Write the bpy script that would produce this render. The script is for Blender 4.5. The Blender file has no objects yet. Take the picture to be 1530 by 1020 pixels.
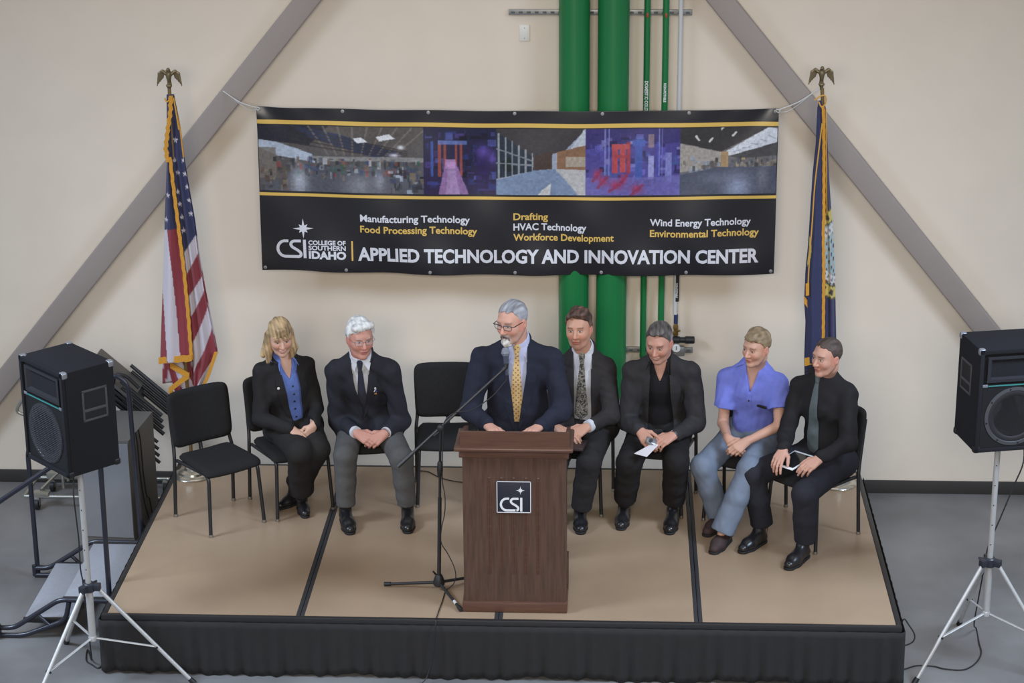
import bpy, bmesh, math, random
import numpy as np
from mathutils import Vector, Matrix

# ---------------------------------------------------------------- camera, light, exposure
scene = bpy.context.scene
COL = scene.collection
PI = math.pi
STAGE = 0.40            # height of the stage top
WALL = 3.01             # the wall stands at y = 3.01, stage front at y = 0

cam_data = bpy.data.cameras.new('camera')
cam_data.sensor_width = 36.0
cam_data.lens = 3238.99 * 36.0 / 1530.0
cam_data.clip_end = 200
cam = bpy.data.objects.new('camera', cam_data)
COL.objects.link(cam)
YAW, PITCH, ROLL = -0.049967, 0.332878, -0.006793
fwd = Vector((math.sin(YAW) * math.cos(PITCH), math.cos(YAW) * math.cos(PITCH), -math.sin(PITCH)))
rgt = Vector((math.cos(YAW), -math.sin(YAW), 0))
upv = rgt.cross(fwd)
r2 = rgt * math.cos(ROLL) + upv * math.sin(ROLL)
u2 = -rgt * math.sin(ROLL) + upv * math.cos(ROLL)
cm = Matrix((r2, u2, -fwd)).transposed().to_4x4()
cm.translation = Vector((3.13078, -11.93486, 6.33120))
cam.matrix_world = cm
scene.camera = cam

vs = scene.view_settings
vs.view_transform = 'Standard'
vs.look = 'None'
vs.gamma = 1.0
vs.use_curve_mapping = False
vs.exposure = 0.0

world = bpy.data.worlds.new('world')
scene.world = world
world.use_nodes = True
world.node_tree.nodes['Background'].inputs['Color'].default_value = (0.78, 0.86, 1.0, 1)
world.node_tree.nodes['Background'].inputs['Strength'].default_value = 0.30


def area(name, loc, target, sx, sy, power, color, spread=180):
    l = bpy.data.lights.new(name, 'AREA')
    l.shape = 'RECTANGLE'
    l.size, l.size_y = sx, sy
    l.energy = power
    l.color = color
    l.spread = math.radians(spread)
    o = bpy.data.objects.new(name, l)
    COL.objects.link(o)
    o.location = loc
    o.rotation_euler = (Vector(target) - Vector(loc)).to_track_quat('-Z', 'Y').to_euler()
    return o


# high glazing far behind the camera, ceiling fixtures, a window wall to the right and one to the left
area('window_light_front', (2.6, -10.5, 6.0), (2.7, 2.9, 1.0), 4.5, 1.6, 95, (1.0, 0.92, 0.82), 62)
area('ceiling_light_warm', (2.4, 0.9, 7.6), (2.4, 1.8, 0.4), 6.0, 2.5, 34, (1.0, 0.88, 0.70))
area('window_light_right', (8.6, -2.6, 6.6), (4.3, -0.3, 0.3), 2.6, 2.2, 150, (0.62, 0.77, 1.0), 80)
area('window_light_left', (-4.6, -2.6, 6.6), (0.4, -0.3, 0.3), 2.6, 2.2, 150, (0.62, 0.77, 1.0), 80)


# ---------------------------------------------------------------- materials
def lin(c):
    out = []
    for v in c[:3]:
        v = v / 255.0
        out.append(v / 12.92 if v <= 0.04045 else ((v + 0.055) / 1.055) ** 2.4)
    return (out[0], out[1], out[2], 1.0)


def nd(nt, kind, x=0, y=0, **kw):
    n = nt.nodes.new(kind)
    n.location = (x, y)
    for k, v in kw.items():
        setattr(n, k, v)
    return n


def mat(name, rgb, rough=0.6, metal=0.0, var=0.0, scale=8.0, bump=0.0, bscale=60.0, stretch=(1, 1, 1),
        spec=0.5, attr=None, sheen=0.0, alpha=None, transmission=0.0):
    m = bpy.data.materials.new(name)
    m.use_nodes = True
    nt = m.node_tree
    p = nt.nodes['Principled BSDF']
    c = lin(rgb)
    p.inputs['Base Color'].default_value = c
    p.inputs['Roughness'].default_value = rough
    p.inputs['Metallic'].default_value = metal
    p.inputs['Specular IOR Level'].default_value = spec
    if sheen:
        p.inputs['Sheen Weight'].default_value = sheen
    if transmission:
        p.inputs['Transmission Weight'].default_value = transmission
    if alpha is not None:
        p.inputs['Alpha'].default_value = alpha
    src = None
    if attr:
        a = nd(nt, 'ShaderNodeVertexColor', -700, 200)
        a.layer_name = attr
        src = a.outputs['Color']
        nt.links.new(src, p.inputs['Base Color'])
    if var or bump:
        tc = nd(nt, 'ShaderNodeTexCoord', -1100, 0)
        mp = nd(nt, 'ShaderNodeMapping', -900, 0)
        mp.inputs['Scale'].default_value = stretch
        nt.links.new(tc.outputs['Object'], mp.inputs['Vector'])
    if var:
        n = nd(nt, 'ShaderNodeTexNoise', -700, 0)
        n.inputs['Scale'].default_value = scale
        n.inputs['Detail'].default_value = 6
        nt.links.new(mp.outputs['Vector'], n.inputs['Vector'])
        mr = nd(nt, 'ShaderNodeMapRange', -500, 0)
        mr.inputs['From Min'].default_value = 0.3
        mr.inputs['From Max'].default_value = 0.7
        mr.inputs['To Min'].default_value = 1.0 - var
        mr.inputs['To Max'].default_value = 1.0 + var
        nt.links.new(n.outputs['Fac'], mr.inputs['Value'])
        mx = nd(nt, 'ShaderNodeMix', -250, 100, data_type='RGBA', blend_type='MULTIPLY')
        mx.inputs['Factor'].default_value = 1.0
        if src is not None:
            nt.links.new(src, mx.inputs[6])
        else:
            mx.inputs[6].default_value = c
        nt.links.new(mr.outputs['Result'], mx.inputs[7])
        nt.links.new(mx.outputs[2], p.inputs['Base Color'])
    if bump:
        n2 = nd(nt, 'ShaderNodeTexNoise', -700, -300)
        n2.inputs['Scale'].default_value = bscale
        n2.inputs['Detail'].default_value = 4
        nt.links.new(mp.outputs['Vector'], n2.inputs['Vector'])
        b = nd(nt, 'ShaderNodeBump', -400, -300)
        b.inputs['Strength'].default_value = bump
        b.inputs['Distance'].default_value = 0.01
        nt.links.new(n2.outputs['Fac'], b.inputs['Height'])
        nt.links.new(b.outputs['Normal'], p.inputs['Normal'])
    return m


# ---------------------------------------------------------------- objects, parts, tags
def tag(o, label=None, cat=None, group=None, kind=None):
    if label:
        o['label'] = label
    if cat:
        o['category'] = cat
    if group:
        o['group'] = group
    if kind:
        o['kind'] = kind
    return o


def empty(name, loc, label, cat, group=None):
    o = bpy.data.objects.new(name, None)
    COL.objects.link(o)
    o.location = loc
    o.empty_display_size = 0.1
    return tag(o, label, cat, group)


def adopt(child, parent):
    """Parent while keeping the child's world-space mesh where it is."""
    child.parent = parent
    off = parent.location if parent.parent is None else Vector((0, 0, 0))
    child.matrix_parent_inverse = Matrix.Translation(-off)
    return child


def link_mesh(name, me, m=None, parent=None, local=False):
    o = bpy.data.objects.new(name, me)
    COL.objects.link(o)
    if m is not None:
        for mm in (m if isinstance(m, (list, tuple)) else [m]):
            me.materials.append(mm)
    if parent is not None:
        if local:
            o.parent = parent
        else:
            adopt(o, parent)
    return o


def copy_tree(o, parent=None):
    c = o.copy()
    COL.objects.link(c)
    if parent is not None:
        c.parent = parent
    for ch in o.children:
        copy_tree(ch, c)
    return c


def frame_of(d):
    d = Vector(d).normalized()
    a = Vector((0, 0, 1)) if abs(d.z) < 0.9 else Vector((1, 0, 0))
    x = a.cross(d).normalized()
    y = d.cross(x).normalized()
    return x, y, d


class MB:
    """Collects shapes and links them as one mesh object."""

    def __init__(self):
        self.v, self.f, self.mi = [], [], []

    def add(self, verts, faces, mi=0):
        b = len(self.v)
        self.v += [tuple(p) for p in verts]
        self.f += [tuple(i + b for i in fc) for fc in faces]
        self.mi += [mi] * len(faces)
        return self

    def box(self, c, s, rot=None, bevel=0.0, seg=2, mi=0):
        bm = bmesh.new()
        bmesh.ops.create_cube(bm, size=1.0)
        for v in bm.verts:
            v.co = Vector((v.co.x * s[0], v.co.y * s[1], v.co.z * s[2]))
        if bevel:
            bmesh.ops.bevel(bm, geom=bm.edges[:], offset=bevel, segments=seg, profile=0.5, affect='EDGES')
        M = Matrix.Translation(Vector(c)) @ (rot.to_4x4() if rot is not None else Matrix())
        bm.verts.index_update()
        self.add([M @ v.co for v in bm.verts], [[v.index for v in f.verts] for f in bm.faces], mi)
        bm.free()
        return self

    def tube(self, pts, r, n=10, mi=0, closed=False, flat=None):
        pts = [Vector(p) for p in pts]
        rs = r if isinstance(r, (list, tuple)) else [r] * len(pts)
        rings = []
        prev = None
        N = len(pts)
        for i, p in enumerate(pts):
            if closed:
                t = (pts[(i + 1) % N] - pts[i - 1])
            else:
                t = (pts[min(i + 1, N - 1)] - pts[max(i - 1, 0)])
            t.normalize()
            if prev is None:
                x, y, _ = frame_of(t)
            else:
                x = prev - t * prev.dot(t)
                if x.length < 1e-6:
                    x, y, _ = frame_of(t)
                x.normalize()
                y = t.cross(x)
            prev = x
            ky = flat if flat else 1.0
            rings.append([p + x * math.cos(2 * PI * k / n) * rs[i] + y * math.sin(2 * PI * k / n) * rs[i] * ky for k in range(n)])
        vs_, fs = [], []
        for rg in rings:
            vs_ += rg
        for i in range(N if closed else N - 1):
            a, b = i * n, ((i + 1) % N) * n
            for k in range(n):
                fs.append((a + k, a + (k + 1) % n, b + (k + 1) % n, b + k))
        if not closed:
            fs.append(tuple(reversed(range(n))))
            fs.append(tuple((N - 1) * n + k for k in range(n)))
        return self.add(vs_, fs, mi)

    def cyl(self, a, b, r, r2=None, n=20, mi=0):
        return self.tube([a, b], [r, r if r2 is None else r2], n, mi)

    def lathe(self, c, prof, axis=(0, 0, 1), n=32, mi=0):
        x, y, d = frame_of(axis)
        c = Vector(c)
        vs_, fs = [], []
        for (r, h) in prof:
            for k in range(n):
                a = 2 * PI * k / n
                vs_.append(c + d * h + x * (r * math.cos(a)) + y * (r * math.sin(a)))
        for i in range(len(prof) - 1):
            for k in range(n):
                a, b = i * n + k, i * n + (k + 1) % n
                fs.append((a, b, b + n, a + n))
        fs.append(tuple(reversed(range(n))))
        fs.append(tuple((len(prof) - 1) * n + k for k in range(n)))
        return self.add(vs_, fs, mi)

    def prism(self, poly, ex, mi=0):
        """poly: list of 3-D points of a planar outline, extruded by vector ex."""
        ex = Vector(ex)
        a = [Vector(p) for p in poly]
        n = len(a)
        vs_ = a + [p + ex for p in a]
        fs = [tuple(reversed(range(n))), tuple(range(n, 2 * n))]
        for k in range(n):
            fs.append((k, (k + 1) % n, n + (k + 1) % n, n + k))
        return self.add(vs_, fs, mi)

    def grid(self, fn, nu, nv, mi=0):
        vs_ = [fn(i / (nu - 1), j / (nv - 1)) for j in range(nv) for i in range(nu)]
        fs = [(j * nu + i, j * nu + i + 1, (j + 1) * nu + i + 1, (j + 1) * nu + i) for j in range(nv - 1) for i in range(nu - 1)]
        return self.add(vs_, fs, mi)

    def mesh(self, name, smooth=True, sharp=40):
        me = bpy.data.meshes.new(name)
        me.from_pydata(self.v, [], self.f)
        me.polygons.foreach_set('material_index', self.mi)
        bm = bmesh.new()
        bm.from_mesh(me)
        bmesh.ops.recalc_face_normals(bm, faces=bm.faces[:])
        bm.to_mesh(me)
        bm.free()
        if smooth:
            me.polygons.foreach_set('use_smooth', [True] * len(me.polygons))
            me.set_sharp_from_angle(angle=math.radians(sharp))
        return me

    def build(self, name, m, parent=None, local=False, smooth=True, sharp=40):
        return link_mesh(name, self.mesh(name, smooth, sharp), m, parent, local)


def smooth_path(pts, n=6):
    """Catmull-Rom through the points."""
    P = [Vector(p) for p in pts]
    P = [P[0] * 2 - P[1]] + P + [P[-1] * 2 - P[-2]]
    out = []
    for i in range(1, len(P) - 2):
        for k in range(n):
            t = k / n
            a, b, c, d = P[i - 1], P[i], P[i + 1], P[i + 2]
            out.append(0.5 * ((2 * b) + (c - a) * t + (2 * a - 5 * b + 4 * c - d) * t * t + (3 * b - a - 3 * c + d) * t ** 3))
    out.append(P[-2])
    return out


def bend(pts, r=0.05, n=5):
    """Polyline with its inner corners rounded."""
    P = [Vector(p) for p in pts]
    out = [P[0]]
    for i in range(1, len(P) - 1):
        a, b = (P[i - 1] - P[i]), (P[i + 1] - P[i])
        ra = min(r, a.length * 0.45, b.length * 0.45)
        s, e = P[i] + a.normalized() * ra, P[i] + b.normalized() * ra
        for k in range(n + 1):
            t = k / n
            out.append(s * (1 - t) ** 2 + P[i] * 2 * t * (1 - t) + e * t * t)
    out.append(P[-1])
    return out


def text_mesh(name, body, size, bold=0.0, ext=0.0008, width=None, height=None, align='LEFT', spacing=1.0):
    """Lettering as a mesh in the x-z plane, lower left at the origin, facing -y."""
    cu = bpy.data.curves.new(name + '_curve', 'FONT')
    cu.body = body
    cu.size = size
    cu.offset = bold
    cu.extrude = ext
    cu.space_character = spacing
    cu.resolution_u = 3
    ob = bpy.data.objects.new(name + '_tmp', cu)
    COL.objects.link(ob)
    dg = bpy.context.evaluated_depsgraph_get()
    dg.update()
    me = bpy.data.meshes.new_from_object(ob.evaluated_get(dg))
    bpy.data.objects.remove(ob)
    bpy.data.curves.remove(cu)
    n = len(me.vertices)
    co = np.empty(n * 3, dtype=np.float32)
    me.vertices.foreach_get('co', co)
    co = co.reshape(-1, 3)
    mn, mx = co.min(0), co.max(0)
    x = co[:, 0] - mn[0]
    z = co[:, 1] - (mn[1] if height else 0)
    if width:
        x *= width / (mx[0] - mn[0])
    if height:
        z *= height / (mx[1] - mn[1])
    new = np.stack([x, -co[:, 2], z], 1)
    me.vertices.foreach_set('co', new.astype(np.float32).ravel())
    me.update()
    return me


def move_mesh(me, fn):
    n = len(me.vertices)
    co = np.empty(n * 3, dtype=np.float32)
    me.vertices.foreach_get('co', co)
    co = fn(co.reshape(-1, 3).copy())
    me.vertices.foreach_set('co', np.asarray(co, dtype=np.float32).ravel())
    me.update()
    return me


def set_colors(me, cols, name='Col'):
    a = me.color_attributes.new(name, 'FLOAT_COLOR', 'POINT')
    c = np.ones((len(me.vertices), 4), dtype=np.float32)
    c[:, :3] = cols
    a.data.foreach_set('color', c.ravel())


def lin_np(c):
    c = np.asarray(c, dtype=np.float32) / 255.0
    return np.where(c <= 0.04045, c / 12.92, ((c + 0.055) / 1.055) ** 2.4)
# ---------------------------------------------------------------- the setting
M_wall = mat('painted_wall', (222, 209, 191), 0.85, var=0.02, scale=3)
M_base = mat('rubber_baseboard', (52, 49, 46), 0.6)
M_brace = mat('taupe_paint', (150, 139, 132), 0.6, var=0.02, scale=4)


def floor_material():
    m = mat('polished_concrete', (116, 114, 112), 0.42, var=0.34, scale=1.1, bump=0.02, bscale=30)
    nt = m.node_tree
    n = nd(nt, 'ShaderNodeTexNoise', -700, -600)
    n.inputs['Scale'].default_value = 5
    n.inputs['Detail'].default_value = 8
    mr = nd(nt, 'ShaderNodeMapRange', -450, -600)
    mr.inputs['To Min'].default_value = 0.28
    mr.inputs['To Max'].default_value = 0.6
    nt.links.new(n.outputs['Fac'], mr.inputs['Value'])
    nt.links.new(mr.outputs['Result'], nt.nodes['Principled BSDF'].inputs['Roughness'])
    return m


M_floor = floor_material()


def structure(name, mb, m, **kw):
    o = mb.build(name, m, **kw)
    o['kind'] = 'structure'
    return o


structure('floor', MB().box((2.4, -3.5, -0.05), (18, 13.2, 0.1)), M_floor)
structure('wall_back', MB().box((2.4, WALL + 0.1, 3.5), (18, 0.2, 7.2)), M_wall)
structure('baseboard_back', MB().box((2.4, WALL - 0.006, 0.051), (18, 0.012, 0.102), bevel=0.003), M_base)


def brace(name, a, b, w, label):
    """Diagonal square steel tube in front of the wall, from a to b (x, z of its centre line)."""
    A, B = Vector((a[0], 0, a[1])), Vector((b[0], 0, b[1]))
    d = (B - A).normalized()
    L = (B - A).length
    rot = Matrix((d, Vector((0, 1, 0)), d.cross(Vector((0, 1, 0))))).transposed()
    mid = (A + B) / 2
    mb = MB().box((mid.x, 2.945, mid.z), (L, 0.125, w), rot=rot, bevel=0.012, seg=3)
    o = mb.build(name, M_brace)
    tag(o, label, 'brace', kind='structure')
    return o


brace('trim_1', (-2.075, 0.0), (2.10, 5.01), 0.158, 'taupe diagonal steel brace rising behind the striped flag')
brace('trim_2', (6.87, 0.0), (2.79, 4.95), 0.158, 'taupe diagonal steel brace rising behind the navy flag')

# ---------------------------------------------------------------- stage
M_deck = mat('hardboard_deck', (158, 134, 109), 0.36, var=0.07, scale=2.2, bump=0.015, bscale=160)
M_black = mat('black_metal', (34, 33, 34), 0.45)
M_joint = mat('joint_black', (44, 44, 46), 0.55)
M_skirt = mat('black_skirt_cloth', (34, 32, 31), 0.9, var=0.08, scale=20, bump=0.05, bscale=300)
SW, SD = 1.2192, 2.4384
stage = empty('stage', (2.438, 1.2, 0), 'low portable stage with tan deck and black pleated skirt', 'stage')
for k in range(4):
    x0, x1 = k * SW + 0.026, (k + 1) * SW - 0.026
    MB().box(((x0 + x1) / 2, SD / 2, STAGE - 0.01), (x1 - x0, SD - 0.036, 0.02)).build('deck_panel', M_deck, stage)
jt = MB()
for k in range(1, 4):
    jt.box((k * SW - 0.0135, SD / 2, STAGE - 0.009), (0.024, SD - 0.03, 0.02), bevel=0.003)
    jt.box((k * SW + 0.0135, SD / 2, STAGE - 0.009), (0.024, SD - 0.03, 0.02), bevel=0.003)
jt.build('joint_strip', M_joint, stage)
ed = MB()
ed.box((2 * SW, 0.002, STAGE - 0.028), (4 * SW + 0.02, 0.032, 0.058), bevel=0.006)
ed.box((2 * SW, SD - 0.002, STAGE - 0.028), (4 * SW + 0.02, 0.032, 0.058), bevel=0.006)
ed.box((0.008, SD / 2, STAGE - 0.028), (0.034, SD - 0.03, 0.058), bevel=0.006)
ed.box((4 * SW - 0.008, SD / 2, STAGE - 0.028), (0.034, SD - 0.03, 0.058), bevel=0.006)
ed.build('edge_frame', M_black, stage)


def skirt_pt(s, t):
    """s along the skirt (front run, then returns on both ends), t downwards."""
    Lf, Lr = 4 * SW + 0.03, 2.42
    u = s * (Lf + 2 * Lr) - Lr
    rnd = math.sin(u * 71.0) * 0.55 + math.sin(u * 47.3 + 1.1) * 0.45
    a = 0.002 + 0.012 * t
    off = 0.022 + rnd * a
    z = STAGE - 0.035 - t * (STAGE - 0.035 - 0.012 - 0.012 * math.sin(u * 5.1) - 0.008 * math.sin(u * 17))
    if u < 0:
        return Vector((-0.01 - off, -u, z))
    if u > Lf:
        return Vector((4 * SW + 0.01 + off, u - Lf, z))
    e = 0.0
    return Vector((-0.015 + u + e, -off, z))


sk = MB().grid(skirt_pt, 1500, 9)
so = sk.build('skirt', M_skirt, stage, sharp=180)
md = so.modifiers.new('thick', 'SOLIDIFY')
md.thickness = 0.003
# legs under the deck
for k in range(5):
    for y in (0.12, 1.2, 2.3):
        MB().cyl((min(max(k * SW, 0.12), 4 * SW - 0.12), y, 0.0), (min(max(k * SW, 0.12), 4 * SW - 0.12), y, STAGE - 0.03), 0.02, n=10).build('support_leg', M_black, stage)

# ---------------------------------------------------------------- pipes on the wall
M_green = mat('green_pipe_paint', (28, 112, 60), 0.38, var=0.06, scale=5, stretch=(30, 30, 0.3))
M_galv = mat('galvanised_steel', (150, 150, 148), 0.45, metal=0.6, var=0.12, scale=30)
M_white_pipe = mat('white_pipe', (196, 196, 194), 0.4)
M_brass = mat('brass', (150, 118, 66), 0.4, metal=0.7)
M_blk_rubber = mat('black_rubber', (30, 30, 31), 0.55)
M_plate = mat('white_plastic', (222, 219, 212), 0.45)
M_letter_w = mat('white_lettering', (214, 214, 216), 0.6)
M_red = mat('red_label', (170, 60, 40), 0.5)


def pipe(x0, x1, y, z0, label, cat='pipe'):
    r = (x1 - x0) / 2
    o = empty('water_pipe', ((x0 + x1) / 2, y, z0), label, cat, 'green pipes on the wall')
    x = (x0 + x1) / 2
    MB().tube(bend([(x, y, 6.9), (x, y, z0), (x, WALL - 0.002, z0)], 0.14 if r > 0.05 else 0.05, 8), r, 48 if r > 0.05 else 20).build('pipe_wall', M_green, o)
    return o, (x0 + x1) / 2, r


big1, _, _ = pipe(2.728, 2.942, 2.855, 0.84, 'thick green pipe behind the banner, left one of the thick pair')
big2, _, _ = pipe(2.997, 3.214, 2.855, 0.84, 'thick green pipe behind the banner, right one of the thick pair')
thin1, tx1, tr1 = pipe(3.314, 3.358, 2.93, 1.07, 'thin green pipe with vertical DOMESTIC COLD lettering')
thin2, tx2, tr2 = pipe(3.442, 3.487, 2.93, 1.07, 'thin green pipe with vertical NON-POTABLE lettering')
for (o, x, r, txt, z0, z1, sz) in ((thin1, tx1, tr1, 'DOMESTIC COLD WATER', 3.115, 2.80, 0.024), (thin2, tx2, tr2, 'NON-POTABLE', 3.10, 2.965, 0.018)):
    me = text_mesh('lettering', txt, 0.03, bold=0.0012, width=(z0 - z1), height=sz)
    yy = 2.93

    def wrap(co, x=x, r=r, z0=z0, sz=sz):
        a = (co[:, 2] - sz / 2) / r
        out = np.empty_like(co)
        rr = r + 0.0012 - co[:, 1]
        out[:, 0] = x + np.sin(a) * rr
        out[:, 1] = yy - np.cos(a) * rr
        out[:, 2] = z0 - co[:, 0]
        return out
    move_mesh(me, wrap)
    link_mesh('lettering', me, M_letter_w, o)
for (o, x, r) in ((thin1, tx1, tr1), (thin2, tx2, tr2)):
    MB().box((x, 2.93 - r - 0.002, 3.575), (0.014, 0.008, 0.03), bevel=0.002).build('clamp_screw', M_red, o)


def strut(x0, x1, z, label):
    o = MB()
    o.box(((x0 + x1) / 2, WALL - 0.012, z), (x1 - x0, 0.024, 0.040), bevel=0.002)
    n = int((x1 - x0) / 0.055)
    for i in range(n):
        o.box((x0 + 0.03 + i * (x1 - x0 - 0.06) / max(n - 1, 1), WALL - 0.025, z), (0.026, 0.004, 0.014), bevel=0.0015, mi=1)
    ob = o.build('strut_channel', [M_galv, mat('slot_shadow', (96, 96, 95), 0.6, metal=0.3)])
    return tag(ob, label, 'strut', 'slotted steel struts')


strut(2.376, 3.645, 3.578, 'slotted steel strut above the banner holding the green pipes')
strut(3.10, 3.70, 1.110, 'slotted steel strut below the banner behind a seated head')

g = empty('gas_pipe', (3.57, 2.945, 1.15), 'narrow white pipe with brass valve and black fitting at its foot', 'pipe')
MB().cyl((3.566, 2.945, 1.40), (3.566, 2.945, 6.9), 0.0155, n=16).build('pipe_wall', M_white_pipe, g)
MB().cyl((3.574, 2.945, 1.50), (3.574, 2.945, 1.80), 0.0175, n=16).build('black_label', M_blk_rubber, g)
me = text_mesh('lettering', 'NON-POTABLE', 0.03, bold=0.001, width=0.11, height=0.014)
move_mesh(me, lambda co: np.stack([3.574 + co[:, 2] - 0.007, 2.945 - 0.0185 + co[:, 1], 1.64 - co[:, 0]], 1))
link_mesh('lettering', me, M_letter_w, g)
MB().cyl((3.572, 2.945, 1.33), (3.572, 2.945, 1.40), 0.015, n=16).build('blue_collar', mat('blue_plastic', (40, 52, 92), 0.5), g)
vb = MB()
vb.lathe((3.572, 2.945, 1.235), [(0.014, 0), (0.022, 0.01), (0.022, 0.03), (0.016, 0.035), (0.016, 0.05), (0.021, 0.055), (0.021, 0.075), (0.012, 0.1)], n=6)
vb.cyl((3.572, 2.945, 1.27), (3.60, 2.90, 1.29), 0.008, n=8)
vb.build('brass_valve', M_brass, g)
fb = MB()
fb.lathe((3.54, 2.945, 1.205), [(0.02, 0), (0.026, 0.01), (0.026, 0.06), (0.021, 0.065), (0.021, 0.10), (0.027, 0.106), (0.027, 0.165), (0.02, 0.17)], axis=(1, 0, 0), n=20)
fb.build('black_fitting', M_blk_rubber, g)
gg = MB()
gg.lathe((3.578, 2.93, 1.15), [(0.03, 0), (0.03, 0.02), (0.026, 0.024)], axis=(0, -1, 0), n=20)
gg.build('gauge', M_plate, g)
gn = MB().box((3.578, 2.905, 1.155), (0.004, 0.002, 0.03))
gn.build('gauge_needle', M_blk_rubber, g)
cn = MB().box((3.61, 2.965, 1.115), (0.06, 0.05, 0.07), bevel=0.008)
cn.build('pipe_bracket', M_galv, g)

sp = empty('outlet_plate', (2.485, WALL - 0.004, 3.43), 'white blank cover plate high on the wall beside the green pipes', 'cover plate')
MB().box((2.485, WALL - 0.004, 3.43), (0.07, 0.008, 0.115), bevel=0.003).build('plate', M_plate, sp)
MB().cyl((2.485, WALL - 0.0075, 3.466), (2.485, WALL - 0.0095, 3.466), 0.0035, n=10).add([], []).build('screw', M_galv, sp)
MB().cyl((2.485, WALL - 0.0075, 3.394), (2.485, WALL - 0.0095, 3.394), 0.0035, n=10).build('screw', M_galv, sp)
# ---------------------------------------------------------------- organic shapes: a small signed-distance modeller
F32 = np.float32


def V(*a):
    return np.array(a if len(a) > 1 else a[0], dtype=np.float64)


def unit(v):
    v = np.asarray(v, float)
    return v / (np.linalg.norm(v) + 1e-12)


class Shape:
    """An ordered list of rounded cones and ellipsoids, joined (or cut) smoothly."""

    def __init__(self):
        self.p = []

    def cone(self, a, b, ra, rb=None, k=0.012, n=None, s=1.0, op='+'):
        rb = ra if rb is None else rb
        self.p.append(dict(t='c', a=V(a), b=V(b), ra=ra, rb=rb, k=k, n=None if n is None else unit(n), s=s, op=op))
        return self

    def chain(self, pts, rs, k=0.012, n=None, s=1.0, op='+'):
        for i in range(len(pts) - 1):
            self.cone(pts[i], pts[i + 1], rs[i], rs[i + 1], k, n, s, op)
        return self

    def ell(self, c, r, R=None, k=0.012, op='+'):
        R = np.eye(3) if R is None else np.asarray(R, float)
        self.p.append(dict(t='e', c=V(c), r=V(r), R=R, k=k, op=op))
        return self

    def cut(self, fn, k=0.004):
        """fn(P) is negative where material stays."""
        self.p.append(dict(t='f', fn=fn, k=k, op='&'))
        return self

    def warp(self, fn):
        """fn(P) is added to the distance."""
        self.p.append(dict(t='w', fn=fn, op='w'))
        return self

    @staticmethod
    def dist(q, P):
        if q['t'] == 'c':
            a, ab = q['a'], q['b'] - q['a']
            if q['n'] is not None:
                n, s = q['n'], q['s']
                ab2 = ab + (s - 1) * (ab @ n) * n
                rel = P - a
                pn = rel @ n
                rel = rel + ((s - 1) * pn)[..., None] * n
            else:
                ab2, rel = ab, P - a
            L2 = ab2 @ ab2 + 1e-12
            t = np.clip((rel @ ab2) / L2, 0, 1)
            v = rel - t[..., None] * ab2
            l = np.sqrt((v * v).sum(-1)) + 1e-9
            d = l - (q['ra'] + (q['rb'] - q['ra']) * t)
            if q['n'] is not None:
                g = (v @ q['n']) / l
                d = d / np.sqrt(1 + (q['s'] ** 2 - 1) * g * g)
            return d
        if q['t'] == 'e':
            x = (P - q['c']) @ q['R'].T
            k0 = np.sqrt(((x / q['r']) ** 2).sum(-1)) + 1e-9
            k1 = np.sqrt(((x / q['r'] ** 2) ** 2).sum(-1)) + 1e-9
            return k0 * (k0 - 1) / k1
        return q['fn'](P)

    @staticmethod
    def merge(d, e, q):
        if q['op'] == 'w':
            return d + e
        k = max(q['k'], 1e-5)
        if q['op'] == '-':
            e = -e
        if q['op'] in '-&':
            h = np.maximum(k - np.abs(d - e), 0) / k
            return np.maximum(d, e) + h * h * k / 4
        h = np.maximum(k - np.abs(d - e), 0) / k
        return np.minimum(d, e) - h * h * k / 4

    def bounds(self, q):
        if q['t'] == 'c':
            r = max(q['ra'], q['rb']) * max(1.0, 1.0 / q['s'])
            return np.minimum(q['a'], q['b']) - r, np.maximum(q['a'], q['b']) + r
        if q['t'] == 'e':
            m = q['r'].max()
            return q['c'] - m, q['c'] + m
        return None

    def eval(self, P):
        d = np.full(P.shape[:-1], 1.0)
        for q in self.p:
            d = self.merge(d, self.dist(q, P), q)
        return d

    def mesh(self, name, h=0.005):
        lo, hi = V(1e9, 1e9, 1e9), V(-1e9, -1e9, -1e9)
        for q in self.p:
            b = self.bounds(q)
            if b is not None and q['op'] == '+':
                lo, hi = np.minimum(lo, b[0]), np.maximum(hi, b[1])
        lo, hi = lo - 3 * h, hi + 3 * h
        n = np.ceil((hi - lo) / h).astype(int) + 1
        d = np.full(n, 1.0, dtype=F32)
        ax = [lo[i] + h * np.arange(n[i]) for i in range(3)]
        for q in self.p:
            b = self.bounds(q)
            if b is None:
                idx = np.nonzero(d < 3.5 * h + 0.03)
                P = np.stack([ax[0][idx[0]], ax[1][idx[1]], ax[2][idx[2]]], -1)
                d[idx] = self.merge(d[idx].astype(np.float64), self.dist(q, P), q)
                continue
            pad = q['k'] + 3 * h
            i0 = np.maximum(np.floor((b[0] - pad - lo) / h).astype(int), 0)
            i1 = np.minimum(np.ceil((b[1] + pad - lo) / h).astype(int) + 1, n)
            if (i1 <= i0).any():
                continue
            sl = tuple(slice(i0[i], i1[i]) for i in range(3))
            P = np.stack(np.meshgrid(*[ax[i][sl[i]] for i in range(3)], indexing='ij'), -1)
            d[sl] = self.merge(d[sl].astype(np.float64), self.dist(q, P), q)
        return nets(name, d, lo, h)


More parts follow.
